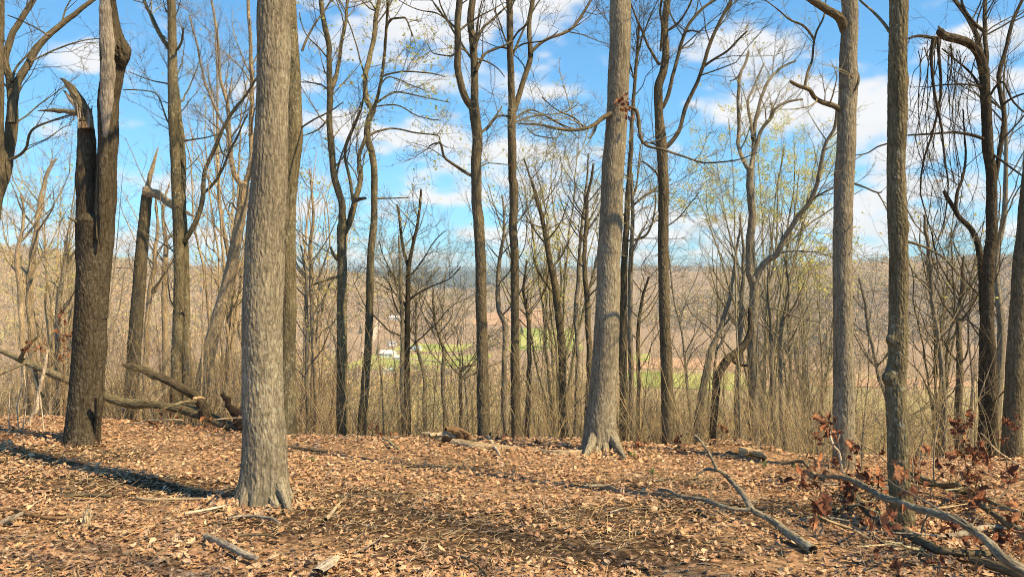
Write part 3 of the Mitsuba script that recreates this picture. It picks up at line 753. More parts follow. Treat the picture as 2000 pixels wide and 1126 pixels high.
tree('oak_tree', 'slim brown trunk with swollen knots, rising through the fallen branches', 'tree', depth_on_ground(1764, 1035),
     [(1766, 1042, 50), (1764, 1015, 43), (1757, 940, 39), (1752, 830, 37), (1749, 760, 37), (1754, 690, 37), (1755, 600, 35), (1756, 540, 36), (1753, 430, 34), (1753, 300, 33), (1754, 210, 35), (1754, 100, 34), (1756, 0, 36)],
     [([(1772, 472), (1795, 478), (1822, 490), (1850, 510), (1870, 540)], 6, 3, .2), ([(1736, 280), (1715, 286), (1690, 300), (1670, 303)], 4, 2, .1), ([(1740, 65), (1720, 40), (1700, 20), (1680, 0)], 7, 4, .3)],
     tone=OLIVE, rough=.006, fine=.014, tall=.030, flare=(.22, .07), ext=7, levels=2, seed=52, base_on_ground=True, lump=.09, dens=2.5, scale=.7,
     burls=[(1.27, 4.5, .05, .042), (1.56, 4.4, .04, .034), (1.40, 3.6, .04, .012), (2.4, 2.0, .05, .01), (3.5, 1.7, .06, .012)])
k20, r20 = tree('broken_tree', 'dark gnarled tree whose snapped bough trails long hanging twigs', 'tree', 11.6,
                [(1938, 912, 25), (1936, 820, 23), (1934, 722, 23), (1929, 611, 22), (1930, 530, 21), (1937, 440, 20), (1936, 348, 19), (1929, 274, 20), (1925, 199, 18), (1922, 135, 18)],
                [([(1922, 145), (1912, 108), (1895, 88), (1870, 76), (1846, 70), (1836, 62)], 17, 15, -.4), ([(1840, 72), (1820, 74), (1798, 70), (1773, 76)], 8, 4, -.2), ([(1921, 130), (1908, 75), (1890, 35), (1863, 0)], 11, 8), ([(1924, 140), (1926, 80), (1922, 40), (1925, 0)], 9, 7),
                 ([(1920, 60), (1896, 38), (1880, 10), (1878, 0)], 7, 4), ([(1938, 400), (1947, 323), (1960, 214), (1952, 164), (1962, 100), (1977, 40), (1997, 0)], 10, 6, .4), ([(1960, 204), (1980, 190), (2010, 180)], 5, 3), ([(1930, 275), (1890, 262), (1868, 259), (1823, 261), (1773, 264)], 7, 3, -.4),
                 ([(1918, 890), (1919, 780), (1920, 667), (1921, 600), (1916, 527), (1912, 488), (1897, 448), (1873, 423), (1858, 398), (1843, 373)], 18, 7, .5), ([(1867, 412), (1868, 380), (1878, 348), (1885, 289), (1880, 214)], 7, 3, .2), ([(1926, 175), (1890, 165), (1850, 165), (1800, 175)], 5, 2), ([(1926, 210), (1900, 150), (1870, 120), (1840, 95)], 5, 3),
                 ([(1935, 185), (1955, 160), (1980, 200), (2010, 225)], 5, 3), ([(1937, 300), (1965, 320), (2000, 345)], 5, 3)],
                tone=DARK, rough=.009, seed=53, dens=2.6)
strands, sr = [], []
for i in range(24):
    x0 = r20.normal(1834, 30) if i > 1 else r20.uniform(1822, 1838)
    y0 = 72 + abs(x0 - 1832) * .7
    Lp = r20.uniform(90, 470) if i > 1 else r20.uniform(420, 500)
    x1 = x0 + r20.normal(-14, 20)
    t = np.linspace(0, 1, 14)
    px = x0 + (x1 - x0) * t + (6 + 20 * t) * np.sin(t * r20.uniform(3, 9) + r20.uniform(0, 6)) + np.cumsum(r20.normal(0, 2.2, 14))
    dd = 11.2 + r20.normal(0, .25)
    strands.append([at(a, y0 + Lp * q, dd + .3 * (q - .5)) for a, q in zip(px, t)])
    sr.append(np.linspace(2.0 if i > 1 else 7, .8, 14) / F * dd / 2 * r20.uniform(.6, 1.2))
mesh, uv = join([tubes(np.array(strands), np.array(sr), 5, DARK)])
put(k20, 'hanging_twigs', mesh, 'bark', uv, kind='stuff', label='long dead twigs hanging from the snapped bough')
mesh, uv, _t = twig_mesh(np.array(strands), np.array(sr), r20, DARK, 2.5, .5, 2, up=-.35, angle=30, droop=-.15)
put(k20, 'hanging_twigs', mesh, 'twig', uv, kind='stuff')
spike(k20, 'splinter', [at(1850, 72, 11.2), at(1838, 60, 11.2), at(1832, 50, 11.2)], .05, UMBER, r20, .7)
tree('leaning_tree', 'dark trunk slanting out of the right edge of the frame', 'tree', 9.6,
     [(1974, 915, 37), (1983, 722, 33), (1989, 611, 31), (1998, 500, 32), (2014, 350, 30), (2030, 150, 28), (2040, 0, 26)], tone=UMBER, rough=.008, ext=7, levels=2, seed=54, base_on_ground=True, dens=2)
# slender trees between the larger ones
SL = [
    ('thin twin-topped tree left of the dark gnarled one', 13, [(1845, 840, 10), (1839, 722, 10), (1823, 611, 9), (1814, 500, 8), (1806, 420, 5)], UMBER, 61),
    ('dark small tree with a wide fork in front of the tan strip of field', 13.5, [(1872, 850, 15), (1874, 767, 14), (1872, 667, 11), (1878, 555, 8), (1885, 500, 4)], DARK, 62),
    ('slender stem curving in from the left behind the knotted trunk', 12, [(1745, 850, 9), (1728, 767, 8), (1717, 733, 8), (1703, 678, 7), (1695, 622, 6), (1678, 544, 4)], GREY, 63),
    ('crooked stem with a kink beside the dark forked tree', 12.8, [(990, 862, 12), (984, 778, 11), (987, 639, 10), (974, 600, 10), (976, 520, 8), (985, 440, 5), (980, 380, 3)], UMBER, 64),
    ('thin dark tree forking just above the green field', 14.5, [(1030, 850, 10), (1031, 760, 9), (1034, 680, 9), (1030, 620, 7), (1024, 570, 6), (1028, 510, 4)], DARK, 65),
    ('dark slanting tree left of the central trunk, with a broad fan of limbs', 14, [(1101, 860, 16), (1099, 767, 15), (1098, 690, 15), (1088, 590, 14), (1078, 520, 12), (1062, 440, 8), (1040, 360, 5), (1022, 310, 3)], DARK, 66),
    ('thin knobbly stem between the slanting tree and the central trunk', 13.4, [(1122, 856, 10), (1127, 722, 9), (1126, 600, 9), (1131, 500, 7), (1140, 400, 5), (1150, 300, 3)], UMBER, 67),
    ('dark stem nearest the left side of the central trunk', 12.6, [(1146, 850, 13), (1150, 700, 12), (1148, 611, 12), (1142, 520, 9), (1146, 400, 7), (1160, 320, 4)], DARK, 68),
    ('pale sunlit stem left of the stub-bearing forked tree', 15, [(620, 850, 9), (616, 722, 9), (609, 611, 8), (606, 500, 7), (612, 400, 5), (606, 330, 3)], PALE, 69),
    ('dark thin stem next to the pale sunlit one', 14, [(602, 855, 8), (600, 778, 8), (598, 640, 8), (596, 540, 6), (588, 480, 3)], UMBER, 70),
    ('pale forked tree in the sunlit brush at the far left', 14.5, [(62, 800, 14), (61, 667, 13), (58, 583, 13), (67, 480, 12), (74, 420, 9), (85, 360, 6), (110, 310, 4)], PALE, 71),
    ('leaning pale stem at the very left of the sunlit brush', 14, [(50, 790, 11), (43, 640, 10), (36, 560, 10), (34, 500, 9), (45, 440, 6), (40, 380, 4)], PALE, 72),
    ('crooked thin tree behind the leaning snapped trunk', 17, [(284, 780, 12), (287, 660, 11), (291, 583, 10), (302, 510, 8), (308, 440, 6), (304, 380, 3)], PALE, 73),
    ('pale tree behind the pair of upright grey stems', 18, [(322, 780, 13), (323, 660, 12), (322, 540, 12), (326, 480, 9), (318, 420, 6), (330, 360, 3)], PALE, 74),
    ('dark low tree leaning over the green field on the right', 12.4, [(1363, 850, 15), (1370, 780, 15), (1378, 739, 14), (1389, 683, 12), (1412, 628, 9), (1430, 560, 7), (1440, 480, 5), (1446, 420, 3)], UMBER, 75),
    ('straight thin stem between the bent stem and the crooked grey tree', 13.6, [(1440, 860, 13), (1441, 740, 12), (1446, 640, 10), (1452, 540, 7), (1448, 440, 4)], UMBER, 76),
    ('slim pale stem right of the crooked grey tree', 14.2, [(1512, 870, 9), (1508, 740, 9), (1506, 640, 8), (1500, 560, 5), (1508, 480, 3)], GREY, 77),
    ('thin stem with arching side shoots left of the bare-limbed grey trunk', 13.2, [(1528, 870, 8), (1523, 760, 8), (1526, 640, 7), (1540, 560, 5), (1530, 500, 3)], UMBER, 78),
    ('thin dark stem in the gap right of the central tree', 13.8, [(1243, 870, 9), (1248, 760, 8), (1246, 660, 8), (1256, 580, 6), (1268, 540, 4)], DARK, 79),
    ('slim bare tree just right of the small dark tree', 17, [(868, 850, 8), (866, 740, 8), (866, 690, 8), (852, 640, 6), (846, 560, 4)], UMBER, 80),
    ('thin leaning stem between the level-branched tree and the small dark tree', 18, [(830, 850, 7), (828, 740, 7), (812, 660, 6), (812, 600, 5), (800, 560, 3)], GREY, 81),
    ('dark stem with a hooked side branch left of the dark forked tree', 14.6, [(902, 850, 7), (899, 760, 7), (899, 725, 7), (910, 715, 5), (928, 712, 3)], DARK, 82),
    ('slim dark tree left of the dark broken trunk', 15.5, [(112, 800, 11), (112, 660, 10), (116, 580, 9), (126, 520, 7), (132, 460, 4)], UMBER, 83),
]
for lab, d_, tr_, tone_, sd_ in SL:
    lim = []
    rq = np.random.default_rng(sd_ + 500)
    arr = np.array(tr_, float)
    for j in range(6):
        q = rq.uniform(.35, .9)
        x = q * (len(arr) - 1)
        a = arr[int(x)] * (1 - x % 1) + arr[min(int(x) + 1, len(arr) - 1)] * (x % 1)
        s = rq.choice([-1, 1])
        L = rq.uniform(60, 130)
        lim.append(([(a[0], a[1]), (a[0] + s * L * .25, a[1] - L * .3), (a[0] + s * L * .42, a[1] - L * .65), (a[0] + s * L * rq.uniform(.4, .7), a[1] - L * 1.1)], max(2.2, a[2] * .4), 1.0, rq.uniform(-1, 1)))
    tree('slender_tree', lab, 'tree', d_, tr_, lim, tone={DARK: UMBER, UMBER: GREY, OLIVE: GREY}.get(tone_, tone_), rough=.004, seed=sd_, trunk_twigs=6, dens=1.9, scale=1.0, levels=3, n2=3, wobble=.06)


# many-stemmed, yellow-budding trees
def fan_tree(label, px, py, d, n, spread, top, tone, seed, leaf, width=9, lsize=.075, low=.8):
    rng = np.random.default_rng(seed)
    key = thing('budding_tree', label, 'tree')
    base = at(px, py, d)
    base[2] = float(terrain(base[0], base[1])) - .1
    SP, SR = [], []
    for i in range(n):
        a = np.linspace(-1, 1, n)[i] + rng.normal(0, .12)
        tip = at(px + a * spread, top + abs(a) ** 1.5 * 70 + rng.uniform(-30, 60), d + rng.normal(0, .9))
        b = base + [rng.normal(0, .12), rng.normal(0, .15), 0]
        q = np.linspace(0, 1, 8)[:, None]
        p = b * (1 - q) + tip * q
        p[:, 0] += (q[:, 0] ** 1.9 - q[:, 0]) * (tip[0] - b[0]) * .75
        p += rng.normal(0, .06, p.shape) * q
        r = np.linspace(width, 1.8, 8) / F * d / 2 * rng.uniform(.6, 1.1)
        put(key, 'stem', *_two(stem(p, r, 8, .12, tone, rng, 0, wobble=.06, lump=.08)))
        P, R, _ = resample(p, r, 14)
        SP.append(P), SR.append(R)
    P, R = np.array(SP), np.array(SR)
    p1, r1 = spawn(P, R, np.full(n, 6), rng, .8, 2.3, 34, .3, 14, .3, .5, .003)
    put(key, 'branches', *_two(tubes(p1, r1, 4, tone)), kind='stuff')
    mesh, uv, tips = twig_mesh(np.concatenate([p1, P]), np.concatenate([r1, R]), rng, tone, 1.9, .9, 3, n2=3, n3=2, up=.25, angle=36)
    put(key, 'crown', mesh, 'twig', uv, kind='stuff')
    tips = tips[tips[:, 2] > low]
    mesh, uv = leaves_on(tips, rng, leaf, lsize, .05, [SHAPES_FAR[0]])
    put(key, 'leaves', mesh, 'young_leaf', uv, smooth=False, kind='stuff', label='fresh yellow-green leaves at the twig tips')


fan_tree('many-stemmed tree with fresh yellow-green leaves left of the bare-limbed grey trunk', 1490, 860, 17.5, 10, 135, 250, LICHEN, 91, 9000, lsize=.045, low=2.6)
fan_tree('many-stemmed tree with olive twigs filling the gap left of the central trunk', 1095, 850, 17.0, 9, 110, 290, LICHEN, 92, 3600, lsize=.05)
fan_tree('low many-stemmed tree with yellow leaves against the hill, right of the crooked grey tree', 1590, 870, 19.0, 7, 70, 470, LICHEN, 93, 900, lsize=.085, low=1.0)
fan_tree('many-stemmed pale tree standing in the sunlit brush behind the broken trunk', 100, 800, 18.5, 8, 110, 330, STRAW, 94, 500)
fan_tree('many-stemmed thin tree between the thickest trunk and the forked stub tree', 618, 850, 18.5, 6, 55, 330, PALE, 95, 420, width=7)
fan_tree('many-stemmed pale tree behind the curving limb of the paired stems', 452, 820, 20, 7, 90, 120, PALE, 96, 500, width=10)
fan_tree('many-stemmed dark tree behind the hanging twigs', 1835, 860, 16.5, 7, 80, 360, OLIVE, 97, 160)


# ------------------------------------------------------------------ trees of the slope, saplings, brush
def wild(name, label, cat, group, x, y, h, r, tone, rng, detail=1.0):
    key = thing(name, label, cat, group)
    z = float(terrain(x, y)) - .1
    lean = rng.normal(0, .10, 2)
    q = np.linspace(0, 1, 9)
    p = np.stack([x + lean[0] * h * q + np.cumsum(rng.normal(0, .012 * h, 9)) * q, y + lean[1] * h * q + np.cumsum(rng.normal(0, .012 * h, 9)) * q, z + h * q], -1)
    rr = r * (1 - q) ** .8 + .006
    put(key, 'trunk', *_two(stem(p, rr, 7, .25, tone, rng, 0, lump=.08)))
    P, R, _ = resample(p, rr, 14)
    p1, r1 = spawn(P[None], R[None], np.array([int(5 + h * .9)]), rng, .18 * h, .38 * h, 40, .25, 14, .3, .4, .004, tip=.2)
    mesh, uv = join([tubes(p1, r1, 4, tone)])
    put(key, 'branches', mesh, 'twig', uv, kind='stuff')
    mesh, uv, tips = twig_mesh(p1, r1, rng, tone, 1.1 * detail, .12 * h, 2, n2=4, up=.2, rmin=.0026)
    put(key, 'crown', mesh, 'twig', uv, kind='stuff')


rw = np.random.default_rng(77)
for i in range(44):
    y = rw.uniform(19, 52)
    x = rw.uniform(-.70, .70) * y
    if -.27 < x / y < .22 and rw.random() < .72:
        continue
    left = x / y < -.22
    wild('bare_tree', ('pale' if left else 'grey') + ' bare tree on the slope below the crest, ' + ('left of the thickest trunk' if x / y < -.32 else 'between the thickest trunk and central tree' if x / y < .12 else 'right of the central tree'), 'tree', 'bare trees on the slope below the crest', x, y, rw.uniform(8, 15), rw.uniform(.06, .13),
         int(rw.choice([PALE, GREY, PALE, WARM] if left else [GREY, OLIVE, UMBER, GREY])), rw)
for i in range(150):
    e = rw.uniform(.8, 13) ** 1.0
    x = rw.uniform(-.72, .72) * (e + 11)
    if -.27 < x / (e + 11) < .22 and rw.random() < .55:
        continue
    y = float(crest_y(x)) + e
    h = rw.uniform(2.0, 4.6) + .12 * e
    left = x / y < -.22
    tone = int(rw.choice([PALE, STRAW, PALE] if left else [GREY, LICHEN, OLIVE, PALE]))
    key = thing('sapling', 'thin bare sapling in brush over the crest, ' + ('left of the thickest trunk' if x / y < -.32 else 'between the thickest trunk and the central tree' if x / y < .12 else 'right of the central tree'), 'sapling', 'bare saplings in the brush over the crest')
    z = float(ground(x, y)) - .05
    q = np.linspace(0, 1, 8)
    p = np.stack([x + rw.normal(0, .10) * h * q + np.cumsum(rw.normal(0, .02, 8)), y + rw.normal(0, .08) * h * q, z + h * q], -1)
    rr = rw.uniform(.008, .020) * (1 - .8 * q)
    put(key, 'stem', *_two(tubes(p[None], rr[None], 6, tone)))
    P, R, _ = resample(p, rr, 14)
    p1, r1 = spawn(P[None], R[None], np.array([int(h * 2.3)]), rw, .3, 1.0, 45, .3, 6, .2, .55, .0025)
    p2, r2 = spawn(p1, r1, np.full(len(p1), 4), rw, .12, .4, 45, .15, 4, .2, .6, .0018)
    mesh, uv = join([tubes(p1, r1, 4, tone), tubes(p2, r2, 3, tone)])
    put(key, 'crown', mesh, 'twig', uv, kind='stuff')

n = 10800
e = rw.uniform(.35, 1, n) ** 1.3 * 15 - .1
e = np.where(rw.random(n) < .16, rw.uniform(.2, 3, n), rw.uniform(2.2, 17, n))
x = rw.uniform(-.75, .75, n) * (e + 11)
y = crest_y(x) + e
thick = meshkit.fbm(np.stack([x * .45, y * .45, x * 0], -1), 3, 41)
ok = rw.random(n) < np.clip((thick - .26) * 3.6, .30, 1)
x, y, e = x[ok], y[ok], e[ok]
n = len(x)
h = rw.uniform(.5, 1.9, n) + .11 * e * rw.uniform(.5, 1.3, n)
q = np.linspace(0, 1, 5)[None, :, None]
base = np.stack([x, y, ground(x, y) - .04], -1)[:, None]
leanv = np.stack([rw.normal(0, .38, n), rw.normal(0, .25, n), np.ones(n)], -1)[:, None]
P = base + q * leanv * h[:, None, None] + np.cumsum(rw.normal(0, .075, (n, 5, 3)), axis=1) * q
R = (rw.uniform(.0022, .0065, n)[:, None]) * np.linspace(1, .35, 5)[None]
left = x / y < -.20
tones = np.where(left, rw.choice([STRAW, STRAW, BLEACHED, PALE, WARM], n), rw.choice([STRAW, LICHEN, PALE, PALE, STRAW, GREY], n))
p1, r1 = spawn(P, R, np.full(n, 3), rw, .25, 1.2, 58, .02, 3, .25, .65, .0016)
mesh, uv = join([tubes(P, R, 3, tones), tubes(p1, r1, 3, np.repeat(tones, 3))])
put(None, 'undergrowth', mesh, 'twig', uv)
labels['undergrowth'] = {'kind': 'stuff', 'label': 'tangle of thin bare stems filling the slope beyond the crest', 'category': 'brush'}

# trees out of the frame to the right, whose limbs shade the leaf litter
for (x, y) in [(8.6, -1.6), (10.5, -1.9)]:
    wild('bare_tree', 'bare tree outside the frame whose boughs shade the leaf litter', 'tree', 'shading trees outside the frame', x, y, rw.uniform(15, 18), .17, GREY, rw, .6)

# far-off woods: one mass of crowns on the lower slope and on the hills
rf = np.random.default_rng(3)


def far_woods(name, x, y, size, pal, blades, label):
    n = len(x)
    z = terrain(x, y)
    m = blades
    c = np.stack([x, y, z + size * .55], -1)[:, None] + rf.normal(0, 1, (n, m, 3)) * (size[:, None, None] * [.24, .24, .22])
    d = unit(rf.normal(0, 1, (n, m, 3)) * [.7, .7, 1] + [0, 0, .8])
    s = unit(np.cross(d, rf.normal(size=(n, m, 3))))
    L, W = size[:, None, None] * rf.uniform(.18, .42, (n, m, 1)), size[:, None, None] * rf.uniform(.6, 1.4, (n, m, 1)) * (.06 * np.clip(y / 900, .12, 1))[:, None, None]
    V = np.stack([c - d * L * .5 - s * W, c - d * L * .5 + s * W, c + d * L * .6], 2)
    tr = np.stack([np.stack([x, y, z - 1], -1) - [.1, 0, 0], np.stack([x, y, z - 1], -1) + [.1, 0, 0], np.stack([x, y, z + size * .7], -1)], 1)[:, None]
    V = np.concatenate([V, tr], 1).reshape(-1, 3)
    f = np.arange(len(V)).reshape(-1, 3)
    uv = np.stack([np.repeat(pal, 3 * (m + 1)) + .5, np.repeat(rf.random(n * (m + 1)), 3)], -1)
    put(None, name, (V, f), 'woods_mat', uv, smooth=False)
    labels[name] = {'kind': 'stuff', 'label': label, 'category': 'woods'}


n = 2600
y = rf.uniform(60, 520, n)
x = rf.uniform(-.78, .78, n) * y
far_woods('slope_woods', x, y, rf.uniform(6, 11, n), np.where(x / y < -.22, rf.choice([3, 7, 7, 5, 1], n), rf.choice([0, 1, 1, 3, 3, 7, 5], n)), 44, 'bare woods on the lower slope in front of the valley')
n = 46000
y = np.concatenate([rf.uniform(560, 1500, n // 2), rf.uniform(900, 2600, n // 3), rf.uniform(2200, 4500, n - n // 2 - n // 3)])
x = rf.uniform(-.80, .80, n) * y
z = terrain(x, y)
grove = meshkit.fbm(np.stack([x / 120, y / 160, x * 0], -1), 3, 21)
ok = (z > -96) | (grove > .60)
for (x0, x1, y0, y1) in FIELDS + [(-70, 60, 1330, 1560), (110, 300, 760, 850), (-225, -165, 900, 1250)]:
    ok &= ~((x > x0 - 4) & (x < x1 + 14) & (y > y0 - 22) & (y < y1 + 10))
x, y, z = x[ok], y[ok], z[ok]
sz = rf.uniform(9, 17, len(x)) * np.clip(y / 1700, 1, 1.35)
patch = meshkit.fbm(np.stack([x / 260, y / 260, x * 0], -1), 3, 31)
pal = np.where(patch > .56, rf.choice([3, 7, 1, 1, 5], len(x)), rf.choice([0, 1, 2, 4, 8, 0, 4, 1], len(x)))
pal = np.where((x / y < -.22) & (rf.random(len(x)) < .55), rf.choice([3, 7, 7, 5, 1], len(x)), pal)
pal = np.where(rf.random(len(x)) < .035, 5, pal)
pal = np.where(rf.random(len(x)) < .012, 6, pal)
pal = np.where(y > 3200, 6, pal)  # far ridge crowns take the dark tone as painted cloud shade
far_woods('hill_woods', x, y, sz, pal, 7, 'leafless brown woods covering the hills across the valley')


# ------------------------------------------------------------------ the valley: houses, barns, evergreens
def box(x0, x1, y0, y1, z0, z1):
    v = np.array([[a, b, c] for a in (x0, x1) for b in (y0, y1) for c in (z0, z1)], float)
    return v, np.array([[0, 1, 3, 2], [4, 6, 7, 5], [0, 4, 5, 1], [2, 3, 7, 6], [0, 2, 6, 4], [1, 5, 7, 3]])


def house(name, label, cat, px, py, w, dp, h, roof, wall='white_paint', turn=0.0, nwin=3):
    d = 101.2 * F / (py - HY)
    c = at(px, py, d)
    zz = float(terrain(c[0], d)) + .2
    ca, sa = math.cos(turn), math.sin(turn)

    def mv(m):
        v, f = m
        v = np.asarray(v, float)
        return np.stack([c[0] + v[:, 0] * ca - v[:, 1] * sa, d + v[:, 0] * sa + v[:, 1] * ca, zz + v[:, 2]], -1), f
    k = thing(name, label, cat)
    hw, hd = w / 2, dp / 2
    put(k, 'wall', mv(box(-hw, hw, -hd, hd, -1.5, h)), wall, smooth=False)
    rh, o = dp * .30, .5
    rv = np.array([(-hw - o, -hd - o, h - .1), (hw + o, -hd - o, h - .1), (hw + o, 0, h + rh), (-hw - o, 0, h + rh), (-hw - o, hd + o, h - .1), (hw + o, hd + o, h - .1)])
    rv = np.vstack([rv, rv + [0, 0, .3]])
    rf_ = np.array([[0, 1, 2, 3], [3, 2, 5, 4], [6, 9, 8, 7], [9, 10, 11, 8], [0, 6, 7, 1], [4, 5, 11, 10], [0, 3, 9, 6], [3, 4, 10, 9], [1, 7, 8, 2], [2, 8, 11, 5]])
    put(k, 'roof', mv((rv, rf_)), roof, smooth=False)
    gv = np.array([(-hw, -hd, h), (-hw, hd, h), (-hw, 0, h + rh - .05), (hw, -hd, h), (hw, hd, h), (hw, 0, h + rh - .05)])
    put(k, 'gable', mv((gv, np.array([[0, 1, 2], [3, 5, 4]]))), wall, smooth=False)
    for i in range(nwin):
        xx = -hw + w * (i + 1) / (nwin + 1.0)
        put(k, 'window', mv(box(xx - .6, xx + .6, -hd - .06, -hd + .02, h * .4, h * .4 + 1.3)), 'dark_glass', smooth=False)
    put(k, 'door', mv(box(hw * .55, hw * .55 + 1.2, -hd - .07, -hd + .02, -.2, 2.1)), 'roof_grey', smooth=False)


house('barn', 'long white barn with a pale metal roof at the edge of the green field', 'barn', 758, 696, 16, 11, 4.0, 'metal_white', turn=-.25)
house('shed', 'low white shed right of the long white barn', 'shed', 779, 702, 9, 7, 2.8, 'metal_white', turn=-.2, nwin=1)
house('house', 'white house with a teal roof below the long white barn', 'house', 759, 729, 10, 8, 3.2, 'roof_teal', turn=.15)
house('house', 'small white house right of the teal-roofed one, low in the brush', 'house', 876, 731, 8, 7, 3.0, 'roof_grey', turn=.1, nwin=2)
house('house', 'house with a blue-grey roof in the bright field', 'house', 812, 684, 12, 8, 3.0, 'roof_blue', turn=-.1)
house('house', 'farthest white house at the foot of the brown hill', 'house', 753, 626, 16, 10, 4.5, 'roof_grey', turn=.3)
house('house', 'white house with a pale roof just below the farthest one', 'house', 771, 640, 18, 10, 4.0, 'metal_white', turn=-.3)
house('house', 'white house beside the gravel road above the long barn', 'house', 766, 674, 10, 8, 3.2, 'roof_grey', turn=.4, nwin=2)
house('house', 'small white house among trees near the dark forked tree', 'house', 908, 738, 8, 6, 2.8, 'metal_white', turn=-.2, nwin=2)


def conifer(label, px, py, h, seed):
    rng = np.random.default_rng(seed)
    d = 101.2 * F / (py - HY)
    c = at(px, py, d)
    zz = float(terrain(c[0], d))
    k = thing('evergreen_tree', label, 'tree')
    v, f, uv = tubes(np.array([[[c[0], d, zz - .5], [c[0], d, zz + h * .5], [c[0], d, zz + h * .97]]]), np.array([[.3, .2, .05]]), 6, 0)
    put(k, 'trunk', (v, f), 'trunk_brown', uv)
    n = 420
    t = rng.random(n) ** .8
    a = rng.uniform(0, 2 * math.pi, n)
    r = (1 - t) * h * .26 + .2
    dirn = np.stack([np.cos(a), np.sin(a), rng.uniform(-.5, -.1, n)], -1)
    s = unit(np.cross(dirn, [0, 0, 1]))
    b = np.stack([c[0] + 0 * t, d + 0 * t, zz + .8 + t * (h - .8)], -1)
    V = np.stack([b + dirn * .15, b + dirn * r[:, None] * .7 - s * r[:, None] * .22, b + dirn * r[:, None] * rng.uniform(.8, 1.15, (n, 1)), b + dirn * r[:, None] * .7 + s * r[:, None] * .22], 1).reshape(-1, 3)
    put(k, 'crown', (V, np.arange(n * 4).reshape(-1, 4)), 'conifer', smooth=False, kind='stuff')


conifer('dark evergreen at the top edge of the green field', 1019, 652, 16, 1)
conifer('dark evergreen by the gravel road above the white barn', 704, 655, 15, 2)
conifer('round dark evergreen left of the long white barn', 737, 694, 12, 3)

# ------------------------------------------------------------------ leaf litter
rl = np.random.default_rng(8)


def bare(x, y):
    s = meshkit.fbm(np.stack([x * .75, y * 1.1, x * 0], -1), 3, 14)
    m = np.clip((s - .52) / .12, 0, 1) * .75
    for (bx, by, wx, wy) in BARE:
        m = np.maximum(m, np.clip(1.55 * np.exp(-((x - bx) / wx) ** 2 - ((y - by) / wy) ** 2) - .45 * (1 - s), 0, 1))
    return m


def scatter(n, y0, y1, lo, hi, shapes, first, up=.02, tilt=.42, thin=1.0, curl=.55):
    y = np.sqrt(rl.uniform(y0 ** 2, y1 ** 2, n))
    x = rl.uniform(-.80, .80, n) * y
    keep = (rl.random(n) > bare(x, y) * thin) & (y < crest_y(x) + 4)
    x, y = x[keep], y[keep]
    z = ground(x, y) + rl.uniform(.002, up, len(x)) + .025 * meshkit.noise(np.stack([x * 3, y * 3, x * 0], -1), 6)
    nrm = unit(np.stack([rl.normal(0, tilt, len(x)), rl.normal(0, tilt, len(x)) + .05, np.ones(len(x))], -1))
    size = lo + (hi - lo) * rl.random(len(x)) ** 1.3
    return leaf_batch(np.stack([x, y, z], -1), size, nrm, rl, shapes, curl, first), np.stack([x, y, z], -1), size


b1, pos1, sz1 = scatter(26000, 3.4, 7.6, .024, .078, SHAPES_NEAR, 0, up=.025, thin=.97, tilt=.26, curl=.75)
b2, _, _ = scatter(36000, 7.0, 13.5, .032, .075, SHAPES_FAR + [SHAPES_NEAR[2]], 30000, up=.05, thin=.85, tilt=.30)
b3, _, _ = scatter(15000, 3.4, 9, .018, .05, SHAPES_FAR, 70000, up=.012, thin=.35, tilt=.35)
px1 = CX + F * pos1[:, 0] / pos1[:, 1]
py1 = HY + F * (EYE - pos1[:, 2]) / pos1[:, 1]
score = np.where((px1 > 5) & (px1 < 1995) & (py1 < 1120), sz1 / pos1[:, 1], 0)
largest = set(np.argsort(-score)[:300].tolist())
rest = []
for ix, V, f, uv in b1:
    sel = np.array([i in largest for i in ix])
    for j in np.nonzero(sel)[0]:
        put('forest_floor', 'leaf', (V[j], f), 'dry_leaf', uv[j], smooth=False)
    rest.append((ix[~sel], V[~sel], f, uv[~sel]))
for (bx, by, r0, r1, n) in [(-2.14, depth_on_ground(516, 985), .20, .52, 420), (1.17, depth_on_ground(1178, 884), .30, .75, 420), (-5.65, depth_on_ground(162, 868), .28, .60, 260), (3.1, depth_on_ground(1764, 1035), .10, .35, 200)]:
    a, r = rl.uniform(0, 2 * math.pi, n), r0 + (r1 - r0) * rl.random(n) ** 1.6   # leaves heaped against the foot of a trunk
    x, y = bx + r * np.cos(a), by + r * np.sin(a)
    z = ground(x, y) + .02 + .07 * np.exp(-((r - r0) / .12) ** 2) * rl.random(n)
    nrm = unit(np.stack([np.cos(a) * .5 + rl.normal(0, .4, n), np.sin(a) * .5 + rl.normal(0, .4, n), np.ones(n)], -1))
    b3 = b3 + leaf_batch(np.stack([x, y, z], -1), rl.uniform(.04, .09, n), nrm, rl, SHAPES_NEAR, .8, int(80000 + 1000 * bx))
mesh, uv = leaf_mesh(rest + b2 + b3)
put('forest_floor', 'leaf_litter', mesh, 'dry_leaf', uv, smooth=False, kind='stuff')

